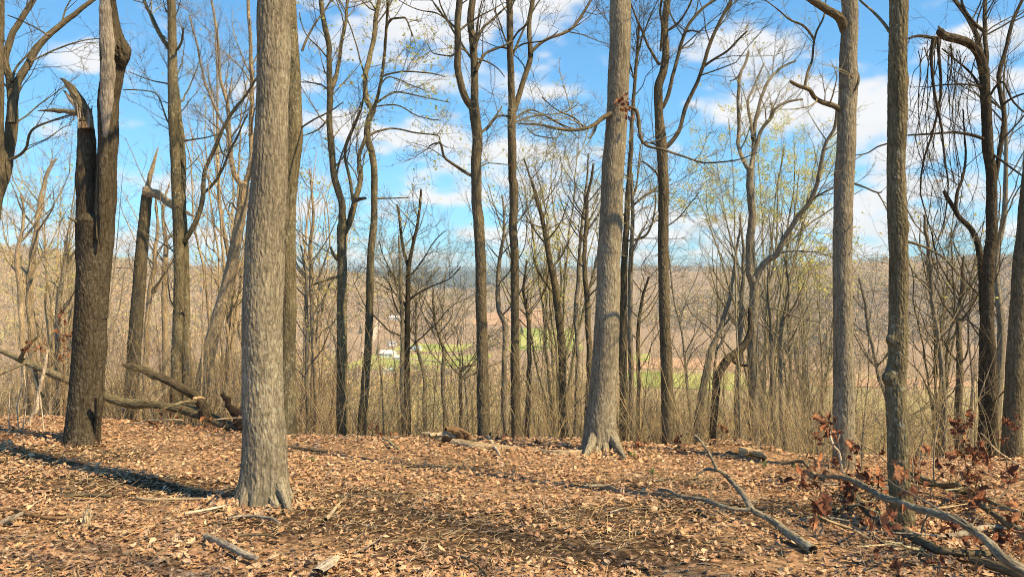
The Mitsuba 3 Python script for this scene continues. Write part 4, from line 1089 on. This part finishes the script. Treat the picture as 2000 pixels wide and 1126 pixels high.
# straw, needles and twig crumbs lying on the soil
n = 13000
y = np.sqrt(rl.uniform(3.4 ** 2, 10.5 ** 2, n))
x = rl.uniform(-.78, .78, n) * y
for i, (bx, by, wx, wy) in enumerate(BARE):   # straw shows most on the bare soil
    x[i * 420:i * 420 + 420], y[i * 420:i * 420 + 420] = rl.normal(bx, wx * .8, 420), rl.normal(by, wy * .8, 420)
a = rl.uniform(0, 2 * math.pi, n)
L = rl.uniform(.02, .11, n) * np.where(rl.random(n) < .10, 3.2, 1)
c = np.stack([x, y, ground(x, y) + rl.uniform(.006, .045, n)], -1)
dv = np.stack([np.cos(a), np.sin(a), rl.normal(0, .14, n)], -1) * L[:, None]
mid = c + dv * .5 + rl.normal(0, .12, (n, 3)) * L[:, None]
mesh, uv = join([tubes(np.stack([c, mid, c + dv], 1), (rl.uniform(.0014, .0040, n)[:, None]) * np.array([[1, .9, .5]]), 3, rl.choice([PALE, BLEACHED, STRAW, FRESH, STRAW, DEAD], n))])
put('forest_floor', 'twig_litter', mesh, 'twig', uv, kind='stuff')

# ------------------------------------------------------------------ deadwood
rd = np.random.default_rng(19)


def lie(trace, widths, ups=0.0):
    """Points over the ground at photo pixels: each is placed where its ray comes ups metres above the ground."""
    out, rr = [], []
    ups = np.broadcast_to(np.asarray(ups, float), (len(trace),))
    for (px, py), w, u in zip(trace, widths, ups):
        d = np.linspace(2.5, 14, 1600)
        z = EYE - (py - HY) / F * d
        hit = np.nonzero(z <= ground((px - CX) / F * d, d) + u)[0]
        dd = float(d[hit[0]]) if len(hit) else 11.0
        out.append(at(px, py, dd))
        rr.append(w / F * dd / 2)
    return out, rr


def deadwood(name, label, cat, pieces, tone, seed, twigs=0, tw_scale=.5, group=None, rough=.004, rust=0, droop=.0):
    rng = np.random.default_rng(seed)
    k = thing(name, label, cat, group)
    LP, LR = [], []
    for i, pc in enumerate(pieces):
        pts, r, tn = pc if len(pc) == 3 else (*pc, tone)
        sides = int(np.clip(max(r) * F / 6 * 2.2, 7, 36))
        put(k, 'stem' if i == 0 else 'side_branch', *_two(stem(pts, r, sides, .02, tn, rng, rough if max(r) > .012 else 0, .02, .06, None, .22, .035)))
        P, R, _ = resample(pts, r, 14)
        LP.append(P), LR.append(R)
    if twigs:
        mesh, uv, tips = twig_mesh(np.array(LP), np.array(LR), rng, tone, twigs, tw_scale, 2, n2=3, up=.12, rmin=.002)
        put(k, 'twigs', mesh, 'twig', uv, kind='stuff')
        if rust:
            mesh, uv = leaves_on(tips, rng, rust, .095, .03, SHAPES_NEAR, 1.2)
            put(k, 'leaves', mesh, 'rust_leaf', uv, smooth=False, kind='stuff', label='withered rust-brown leaves')
    return k, rng


# the fallen tree at left
dF = 11.2
lp = [at(-40, 668, 12.6), at(0, 684, 12.4), at(70, 715, 12.2), at(140, 745, 12), at(205, 773, 11.9), at(255, 787, 11.8), at(300, 790, 11.7), at(350, 797, 11.6), at(400, 812, 11.4), at(440, 829, 11.2), at(478, 842, 11.0)]
lr = np.array([7, 9, 13, 15, 16, 17, 16, 17, 21, 19, 16]) / F * 11.8 / 2
kf, rfz = deadwood('fallen_tree', 'long grey fallen tree lying behind the dark broken trunk', 'fallen tree',
                   [(lp, lr), ([at(403, 815, 11.3), at(398, 795, 11.25), at(386, 778, 11.2), at(355, 758, 11.1), at(325, 742, 11.05), at(300, 732, 11.0)], np.array([26, 22, 17, 16, 14, 12]) / F * 11.2 / 2, DARK),
                    ([at(383, 783, 11.1), at(360, 785, 11), at(330, 793, 10.9), at(312, 800, 10.85)], np.array([7, 7, 6, 5]) / F * 11 / 2), ([at(312, 800, 10.85), at(305, 812, 10.8), at(296, 828, 10.8)], np.array([4, 3, 2]) / F * 11 / 2),
                    ([at(40, 702, 12.2), at(52, 680, 12.1), at(75, 655, 12.1)], np.array([8, 6, 4]) / F * 12 / 2), ([at(68, 712, 12.2), at(70, 745, 12.2), at(85, 775, 12.2)], np.array([8, 9, 6]) / F * 12 / 2), ([at(50, 708, 12.2), at(30, 718, 12.1), at(0, 732, 12)], np.array([5, 4, 3]) / F * 12 / 2)],
                   OLIVE, 101, twigs=1.6, tw_scale=.6, rough=.006)
spike(kf, 'torn_plank', [at(305, 737, 11.0), at(280, 722, 10.95), at(260, 716, 10.9), at(238, 711, 10.9)],   .075, UMBER, rfz, .35, 'flat torn end of the broken limb', tip=.25)
spike(kf, 'charred_fork', [at(488, 850, 10.9), at(474, 828, 10.9), at(460, 806, 10.9), at(447, 784, 10.9), at(435, 761, 10.9)], .12, DARK, rfz, .4, 'blackened jagged fork standing at the right end', mat='rot_dark', tip=.05, jag=.16)
spike(kf, 'torn_wood', [at(378, 780, 10.98), at(388, 776, 10.98), at(400, 777, 10.98)], .028, FRESH, rfz, .6)

# bleached dead stem with rust leaves at left
pts = [at(x_, y_, 10.3) for x_, y_ in [(56, 868), (58, 830), (62, 815), (73, 798), (74, 775), (80, 752), (86, 725), (91, 700), (92, 683)]]
kb, rb = deadwood('dead_sapling', 'curved bleached bare stem standing left of the dark broken trunk', 'sapling', [(pts, np.array([7, 7, 7, 7, 6, 6, 6, 5, 5]) / F * 10.3 / 2)], BLEACHED, 102, rough=0)
for (xa, xb, sd) in [(35, 45, 103), (25, 12, 104), (95, 60, 105), (42, 52, 106)]:
    pts = [at(xa + (xb - xa) * t + 4 * math.sin(5 * t + sd), 865 - 150 * t, 9.9 + .2 * (sd % 3)) for t in np.linspace(0, 1, 6)]
    deadwood('dead_sapling', 'thin pale dead stem beside the curved bleached one', 'sapling', [(pts, np.linspace(3, 1.5, 6) / F * 9.9 / 2)], BLEACHED, sd, group='thin pale dead stems beside the curved one', twigs=2, tw_scale=.3, rough=0)


def rust_cluster(label, px, py, d, w, hgt, n, seed, stem_to=None):
    rng = np.random.default_rng(seed)
    k = thing('withered_sprig', label, 'leaf sprig')
    a = at(px, py, d)
    if stem_to is not None:
        b = at(*stem_to, d)
        gz = float(ground(b[0], b[1]))
        b[2] = max(b[2], gz - .03) if stem_to[1] < 1100 else b[2]
        q = np.linspace(0, 1, 6)[:, None]
        p = b * (1 - q) + a * q + rng.normal(0, .02, (6, 3)) * np.sin(q * 3.1)
        put(k, 'stem', *_two(tubes(p[None], np.linspace(.006, .003, 6)[None], 6, WARM)))
    m = 7
    tips = a + rng.normal(0, 1, (m, 3)) * [w / F * d / 2, w / F * d / 2, hgt / F * d / 2]
    tw = np.stack([a + 0 * tips, (a + tips) / 2 + rng.normal(0, .015, (m, 3)), tips], 1)
    put(k, 'twigs', *_two(tubes(tw, np.tile([.003, .0025, .0015], (m, 1)), 4, WARM)), kind='stuff')
    pos = np.concatenate([tips[rng.integers(0, m, n)]]) + rng.normal(0, .022, (n, 3))
    mesh, uv = leaf_mesh(leaf_batch(pos, rng.uniform(.04, .078, n), unit(rng.normal(size=(n, 3)) * [1, 1, .5]), rng, SHAPES_NEAR, 1.3))
    put(k, 'leaves', mesh, 'rust_leaf', uv, smooth=False, kind='stuff')


for args in [
    ('small rust leaf cluster on the twigs above the curved bleached stem', 76, 678, 10.2, 22, 10, 26, 201, (92, 690)), ('rust leaf cluster left of the dark broken trunk, upper one', 118, 622, 10.8, 10, 18, 16, 202, (122, 780)), ('rust leaf cluster left of the dark broken trunk, middle one', 128, 664, 10.8, 18, 10, 18, 203, (124, 800)),
    ('rust leaf cluster left of the dark broken trunk, lowest one', 125, 694, 10.8, 12, 10, 14, 204, (124, 820)), ('rust leaf sprig low beside the roots of the central tree', 1250, 872, 9.6, 14, 18, 30, 205, (1250, 893)), ('tall rust leaf sprig in front of the tall brown slanting-limbed tree', 1324, 868, 9.5, 9, 26, 34, 206, (1322, 895)),
    ('single rust leaf tuft at the tip of the forked branch', 1412, 842, 8.3, 8, 12, 12, 207, (1386, 893)), ('rust leaf tuft on the pale twig left of the bare-limbed grey trunk', 1612, 826, 7.7, 14, 24, 34, 208, (1640, 915)), ('rust leaves hanging in front of the bare-limbed grey trunk', 1664, 876, 7.6, 12, 12, 16, 209, (1652, 925)),
    ('rust leaf tuft at the foot of the pale twig', 1630, 905, 7.5, 14, 10, 18, 210, (1638, 925)), ('high rust leaf bunch right of the knotted trunk', 1876, 830, 6.9, 26, 22, 46, 211, (1900, 985)), ('large rust leaf bunch right of the knotted trunk, below the high one', 1896, 880, 6.8, 34, 24, 70, 212, (1902, 1000)),
    ('rust leaves drooping over the fallen branches at right', 1904, 940, 6.7, 18, 40, 60, 213, (1905, 1010)), ('rust leaf clump hanging under the long fallen branch', 1650, 960, 6.9, 44, 24, 80, 214, None), ('rust leaf clump beside the lichen-spotted dark branch', 1690, 925, 7.0, 34, 20, 44, 215, None),
    ('curled rust leaves lying at the foot of the knotted trunk', 1705, 1045, 5.7, 34, 22, 44, 216, None), ('rust leaf sprig at the right edge low down', 1975, 1075, 5.5, 20, 26, 30, 217, (1978, 1100)), ('dark red leaf sprig before the leaning dark trunk', 1975, 830, 8.6, 26, 24, 40, 218, (1965, 915)),
    ('rust leaf tuft behind the knotted trunk', 1785, 905, 7.4, 8, 14, 14, 219, (1786, 935)), ('small rust tuft on the crest left of the rotten log', 735, 840, 10.4, 30, 8, 24, 220, (735, 860)), ('rust tuft on the crest behind the rotten log', 975, 858, 10.3, 26, 10, 30, 221, (975, 872)), ('rust leaf tuft on the log near the central tree', 1060, 872, 9.9, 20, 10, 30, 222, (1060, 886)),
    ('rust tuft between the log and the central tree', 1105, 868, 9.8, 10, 14, 18, 223, (1105, 888)), ('tiny red sprig below the rust sprigs on the open leaf litter', 1280, 910, 8.9, 5, 10, 8, 224, (1279, 922)), ('leafy rust heap under the fallen tree', 400, 855, 10.4, 44, 12, 50, 225, None),
]:
    rust_cluster(*args)

# rotten log on the crest
p, r = lie([(885, 866), (905, 868), (940, 872), (975, 874), (1012, 878)], [18, 18, 17, 15, 9], [.05, .05, .045, .04, .02])
p2_, r2_ = lie([(1045, 880), (1095, 884), (1150, 884), (1226, 881)], [9, 11, 11, 8], [.02, .03, .03, .06])
kl, rlq = deadwood('rotten_log', 'broken rotten log with torn end pieces on the crest left of the central tree', 'log', [(p, r), (p2_, r2_, PALE)], PALE, 111, rough=.010)
dl = depth_on_ground(870, 868) - .1
for (tr_, r0, tone_, lab) in [([(905, 872), (880, 862), (850, 850), (838, 850)], .085, PALE, 'tan split slab at the broken left end'), ([(900, 866), (885, 852), (868, 848), (852, 848)], .05, BLEACHED, None), ([(895, 862), (900, 848), (885, 838), (870, 838)], .075, WARM, None),
                              ([(845, 853), (835, 845), (822, 845)], .025, DEAD, None), ([(905, 866), (915, 850), (900, 840)], .05, WARM, None)]:
    spike(kl, 'torn_wood', [at(a, b, dl - .05 * i) for i, (a, b) in enumerate(tr_)], r0, tone_, rlq, .7, lab, tip=.25)
spike(kl, 'hollow', [at(866, 858, dl - .12), at(880, 858, dl - .14), at(897, 866, dl - .14)], .06, DARK, rlq, .3, 'dark hollow inside the broken end', mat='rot_dark')
# decayed mound on the crest at right
p, r = lie([(1418, 886), (1440, 882), (1465, 886), (1492, 896)], [8, 12, 10, 6], [.03, .03, .025, .02])
km, rm = deadwood('rotten_stump', 'low dark rotten stump with an orange end, right of the forked branch', 'stump', [(p, r)], WARM, 112, rough=.014)
spike(km, 'orange_wood', [p[1] + [0, -.08, .03], p[2] + [0, -.08, .05], p[3] + [0, -.08, .03]], .055, FRESH, rm, .6, 'orange rotted wood')

# forked branch in the middle right
p1_, r1_ = lie([(1588, 1074), (1548, 1046), (1500, 1011), (1466, 992), (1448, 962), (1420, 932), (1400, 918), (1384, 916), (1362, 926)], [17, 16, 13, 12, 10, 9, 8, 7, 4], [.03, .05, .08, .12, .18, .24, .30, .30, .25])
p2_, r2_ = lie([(1466, 994), (1440, 994), (1420, 991), (1372, 974), (1330, 968), (1305, 958), (1286, 955)], [9, 9, 8, 8, 7, 6, 4], [.12, .11, .11, .11, .10, .08, .06])
p3_ = [p1_[6], p1_[6] + [-.04, .03, .11], p1_[6] + [-.17, .08, .28]]
deadwood('forked_branch', 'fallen grey forked branch lying on the open leaf litter', 'branch', [(p1_, r1_), (p2_, r2_), (p3_, [.016, .014, .009])], GREY, 121, twigs=1.4, tw_scale=.35, rough=.006)
# the heap of fallen limbs at right
p, r = lie([(2030, 1132), (1990, 1108), (1950, 1080), (1915, 1045), (1880, 1020), (1830, 1002), (1785, 990), (1730, 972), (1690, 950), (1655, 934), (1620, 930), (1590, 928)], [24, 22, 20, 18, 17, 16, 15, 14, 12, 10, 8, 6], [.10, .14, .20, .25, .27, .27, .27, .26, .25, .22, .18, .14])
deadwood('fallen_branch', 'long grey fallen branch crossing in front of the knotted trunk to the lower right corner', 'branch', [(p, r)], GREY, 122, twigs=3.2, tw_scale=.6, rust=60, rough=.007)
p, r = lie([(1655, 938), (1668, 962), (1690, 990), (1712, 1012), (1745, 1026), (1785, 1048), (1830, 1072), (1880, 1078), (1930, 1080), (1975, 1090)], [10, 12, 14, 16, 17, 17, 16, 14, 13, 10], [.12, .10, .08, .07, .07, .07, .06, .06, .05, .05])
deadwood('fallen_branch', 'dark lichen-spotted branch lying at the foot of the knotted trunk', 'branch', [(p, r)], UMBER, 123, twigs=3.5, tw_scale=.55, rust=80, rough=.008)
p, r = lie([(1895, 1092), (1930, 1100), (1970, 1112), (2020, 1135)], [16, 18, 20, 22], [.06, .06, .06, .06])
deadwood('fallen_branch', 'short dark log under the corner end of the long grey branch', 'branch', [(p, r)], UMBER, 124)
p, r = lie([(1772, 922), (1800, 932), (1830, 945), (1870, 958), (1905, 966), (1950, 985), (2010, 1005)], [10, 10, 9, 9, 8, 7, 6], [.12, .12, .10, .10, .08, .06, .05])
p2_, r2_ = lie([(1775, 932), (1810, 946), (1850, 946), (1872, 946)], [7, 8, 8, 6], [.14, .16, .2, .24])
deadwood('fallen_branch', 'grey branch running right from behind the knotted trunk', 'branch', [(p, r), (p2_, r2_)], OLIVE, 125, twigs=3.5, tw_scale=.6, rust=50, rough=.005)
p, r = lie([(1912, 982), (1940, 1000), (1975, 1025), (2020, 1050)], [12, 13, 14, 14], [.12, .11, .10, .10])
deadwood('fallen_branch', 'mossy dark branch leaning down to the right edge', 'branch', [(p, r)], UMBER, 126, twigs=4, tw_scale=.6, rust=40)
p, r = lie([(1850, 1046), (1890, 1040), (1935, 1030), (1990, 1030), (2020, 1026)], [10, 11, 12, 11, 10], .05)
deadwood('fallen_branch', 'grey log lying level between the crossing branches at right', 'branch', [(p, r)], DEAD, 127, rough=.006)
p, r = lie([(1526, 906), (1550, 901), (1567, 900), (1580, 915), (1592, 928), (1615, 936)], [5, 6, 6, 7, 8, 8], [.08, .12, .14, .10, .08, .06])
deadwood('fallen_branch', 'small hooked branch left of the fallen heap', 'branch', [(p, r)], UMBER, 128, twigs=2, tw_scale=.3)
pts = [at(1650, 932, 7.4), at(1643, 905, 7.4), at(1640, 885, 7.42), at(1628, 868, 7.45), at(1623, 850, 7.5), at(1620, 835, 7.5)]
deadwood('upright_twig', 'pale dead twig standing up before the bare-limbed grey trunk', 'twig', [(pts, np.array([6, 6, 5, 5, 4, 3]) / F * 7.4 / 2), ([pts[3], at(1636, 858, 7.4), at(1640, 848, 7.4)], np.array([4, 3, 2]) / F * 7.4 / 2)], BLEACHED, 129, rough=0)
for i, (a, b, wd, dd_, lb) in enumerate([((1735, 905), (1672, 852), 4, 7.3, 'thin bare twig arching left of the knotted trunk'), ((1815, 985), (1838, 790), 4, 6.9, 'tall thin stem with a zigzag right of the knotted trunk'), ((2005, 920), (1905, 845), 4, 7.2, 'pale bare twig slanting in from the right edge'),
                                         ((1800, 985), (1770, 880), 3, 6.6, 'thin pale stem rising against the knotted trunk'), ((1790, 1000), (1800, 780), 3, 6.7, 'straight thin stem close right of the knotted trunk'), ((1920, 1000), (1985, 930), 4, 6.6, 'thin twig reaching up over the right-hand branches')]):
    pts = [at(a[0] + (b[0] - a[0]) * t + 9 * math.sin(6 * t + i) * t, a[1] + (b[1] - a[1]) * t, dd_) for t in np.linspace(0, 1, 7)]
    deadwood('upright_twig', lb, 'twig', [(pts, np.linspace(wd, 1.6, 7) / F * dd_ / 2)], PALE, 130 + i, twigs=2.5, tw_scale=.35, rough=0)
# sticks on the leaf litter
for i, (tr_, ws, tone_, lb) in enumerate([
    ([(360, 1002), (400, 996), (440, 988), (462, 982), (490, 980)], [5, 5, 5, 5, 4], BLEACHED, 'long pale stick ending at the left of the thickest trunk'), ([(268, 971), (300, 975), (350, 974), (455, 972)], [7, 6, 5, 4], PALE, 'straight pale stick behind the long one, left of the thickest trunk'),
    ([(126, 967), (160, 966), (214, 968)], [8, 8, 7], UMBER, 'short thick brown stick in the shade at left'), ([(-5, 1024), (20, 1012), (46, 1000)], [9, 10, 8], DEAD, 'grey stick at the left edge'), ([(0, 994), (20, 994), (60, 1004), (110, 1010), (165, 1006)], [7, 7, 7, 6, 4], WARM, 'crooked brown stick running in from the left edge'),
    ([(402, 1046), (430, 1058), (462, 1072), (505, 1088)], [11, 12, 12, 10], DEAD, 'rotten grey stick low in front of the thickest trunk'), ([(444, 1012), (480, 1006), (520, 1010), (545, 1022)], [5, 5, 5, 3], DEAD, 'crooked grey stick at the foot of the thickest trunk'), ([(462, 1045), (500, 1042), (545, 1052)], [4, 4, 3], UMBER, 'thin dark stick below the foot of the thickest trunk'),
    ([(636, 1014), (650, 998), (662, 984), (676, 970)], [9, 6, 4, 3], PALE, 'club-ended yellowish stick right of the thickest trunk'), ([(560, 872), (600, 876), (640, 880)], [5, 5, 4], UMBER, 'dark stick on the leaves near the crest, right of the thickest trunk'), ([(735, 850), (760, 862), (778, 875)], [4, 5, 4], LICHEN, 'greenish stick slanting on the crest'),
    ([(955, 852), (965, 872), (976, 888)], [5, 5, 4], BLEACHED, 'pale forked stick stuck up by the rotten log'), ([(1150, 948), (1175, 948), (1198, 952)], [5, 6, 5], GREY, 'short grey stick on the open litter before the central tree'), ([(1490, 928), (1520, 930), (1530, 940)], [5, 5, 4], UMBER, 'small crooked stick near the fallen heap'),
    ([(690, 1080), (720, 1064), (752, 1040)], [3, 3, 2], DEAD, 'thin grey twig on the dark bare soil'), ([(900, 1085), (930, 1100), (955, 1122)], [4, 4, 3], UMBER, 'dark twig at the bottom edge on the bare soil'), ([(1190, 1000), (1215, 992), (1225, 990)], [3, 3, 2], DEAD, 'small twig on the bare patch before the forked branch'),
    ([(1660, 1018), (1600, 1010), (1560, 1016)], [5, 5, 4], DEAD, 'pale stick lying left of the foot of the knotted trunk')]):
    p, r = lie(tr_, np.array(ws) * 1.15, .05)
    deadwood('stick', lb, 'stick', [(p, r)], tone_, 150 + i, rough=.003)
for i in range(16):
    x0, y0 = rd.uniform(1600, 1990), rd.uniform(925, 1075)
    a, L = rd.normal(.25, .5) + (math.pi if rd.random() < .5 else 0), rd.uniform(50, 150)
    tr_ = [(x0 + L * q * math.cos(a) + 5 * math.sin(7 * q + i), y0 + L * q * math.sin(a) * .5) for q in np.linspace(-.5, .5, 5)]
    p, r = lie(tr_, np.linspace(rd.uniform(4, 8), 2.5, 5), np.linspace(.04, rd.uniform(.03, .3), 5))
    deadwood('fallen_twig', 'thin fallen twig in the tangle of deadwood around the knotted trunk', 'twig', [(p, r)], int(rd.choice([UMBER, LICHEN, PALE, DEAD])), 300 + i, twigs=2.5, tw_scale=.35, group='thin fallen twigs around the knotted trunk', rust=10 if i % 3 == 0 else 0)
for i in range(12):
    x0, y0 = rd.uniform(215, 470), rd.uniform(815, 862)
    a, L = rd.normal(-.1, .35) + (math.pi if rd.random() < .5 else 0), rd.uniform(60, 150)
    tr_ = [(x0 + L * q * math.cos(a) + 4 * math.sin(7 * q + i), y0 + L * q * math.sin(a) * .4) for q in np.linspace(-.5, .5, 5)]
    pts = [at(px_, py_, 10.6 + .03 * i) for px_, py_ in tr_]
    deadwood('fallen_twig', 'thin fallen twig in the tangle under the long grey fallen tree', 'twig', [(pts, np.linspace(rd.uniform(3, 6), 2, 5) / F * 10.6 / 2)], int(rd.choice([UMBER, DEAD, PALE, OLIVE])), 340 + i, twigs=3.5, tw_scale=.5, group='thin fallen twigs under the fallen tree', rust=14 if i % 2 == 0 else 0)
# splintered stub and bark chip
dk = depth_on_ground(170, 1032)
ks = thing('splintered_stub', 'short splintered stub sticking up from the litter at lower left', 'stub')
for i, (dx, top_, w_) in enumerate([(0, 992, .030), (8, 985, .016), (-6, 990, .014), (12, 996, .012), (3, 978, .010)]):
    spike(ks, 'splinter', [at(166 + dx * .4, 1036, dk), at(168 + dx * .7, 1015, dk), at(170 + dx, top_, dk)], w_, PALE, rd, .8)
kc = thing('bark_chip', 'pale grey piece of bark lying near the bottom edge', 'bark piece')
p, r = lie([(620, 1112), (640, 1100), (658, 1088)], [26, 32, 16], .055)
v, f, uv = stem(p, r, 14, .015, BLEACHED, rd, .004, .01, .03)
mid_ = np.mean(v, 0)
put(kc, 'piece', (v * [1, 1, .35] + [0, 0, mid_[2] * .65], f), 'bark', uv)
# green sprouts
for i, (px, py) in enumerate([(1276, 934), (1236, 896), (1552, 916), (610, 905), (1492, 915)]):
    c = on_ground(px, py, .0)
    k = thing('sprout', 'tuft of small green leaves coming up through the brown litter', 'plant', 'green sprouts in the litter')
    n = 12
    pos = c + rd.normal(0, .022, (n, 3)) * [1, 1, 0] + np.stack([np.zeros(n), np.zeros(n), rd.uniform(.03, .08, n)], -1)
    mesh, uv = leaf_mesh(leaf_batch(pos, rd.uniform(.025, .05, n), unit(rd.normal(0, .7, (n, 3)) + [0, 0, 1]), rd, [SHAPES_FAR[1]], .6))
    put(k, 'leaves', mesh, 'sprout_leaf', uv, smooth=False, kind='stuff')
    tw = np.stack([np.tile(c, (n, 1)), (c + pos) / 2, pos], 1)
    put(k, 'stalk', *_two(tubes(tw, np.tile([.002, .0016, .0012], (n, 1)), 3, LICHEN)), kind='stuff')
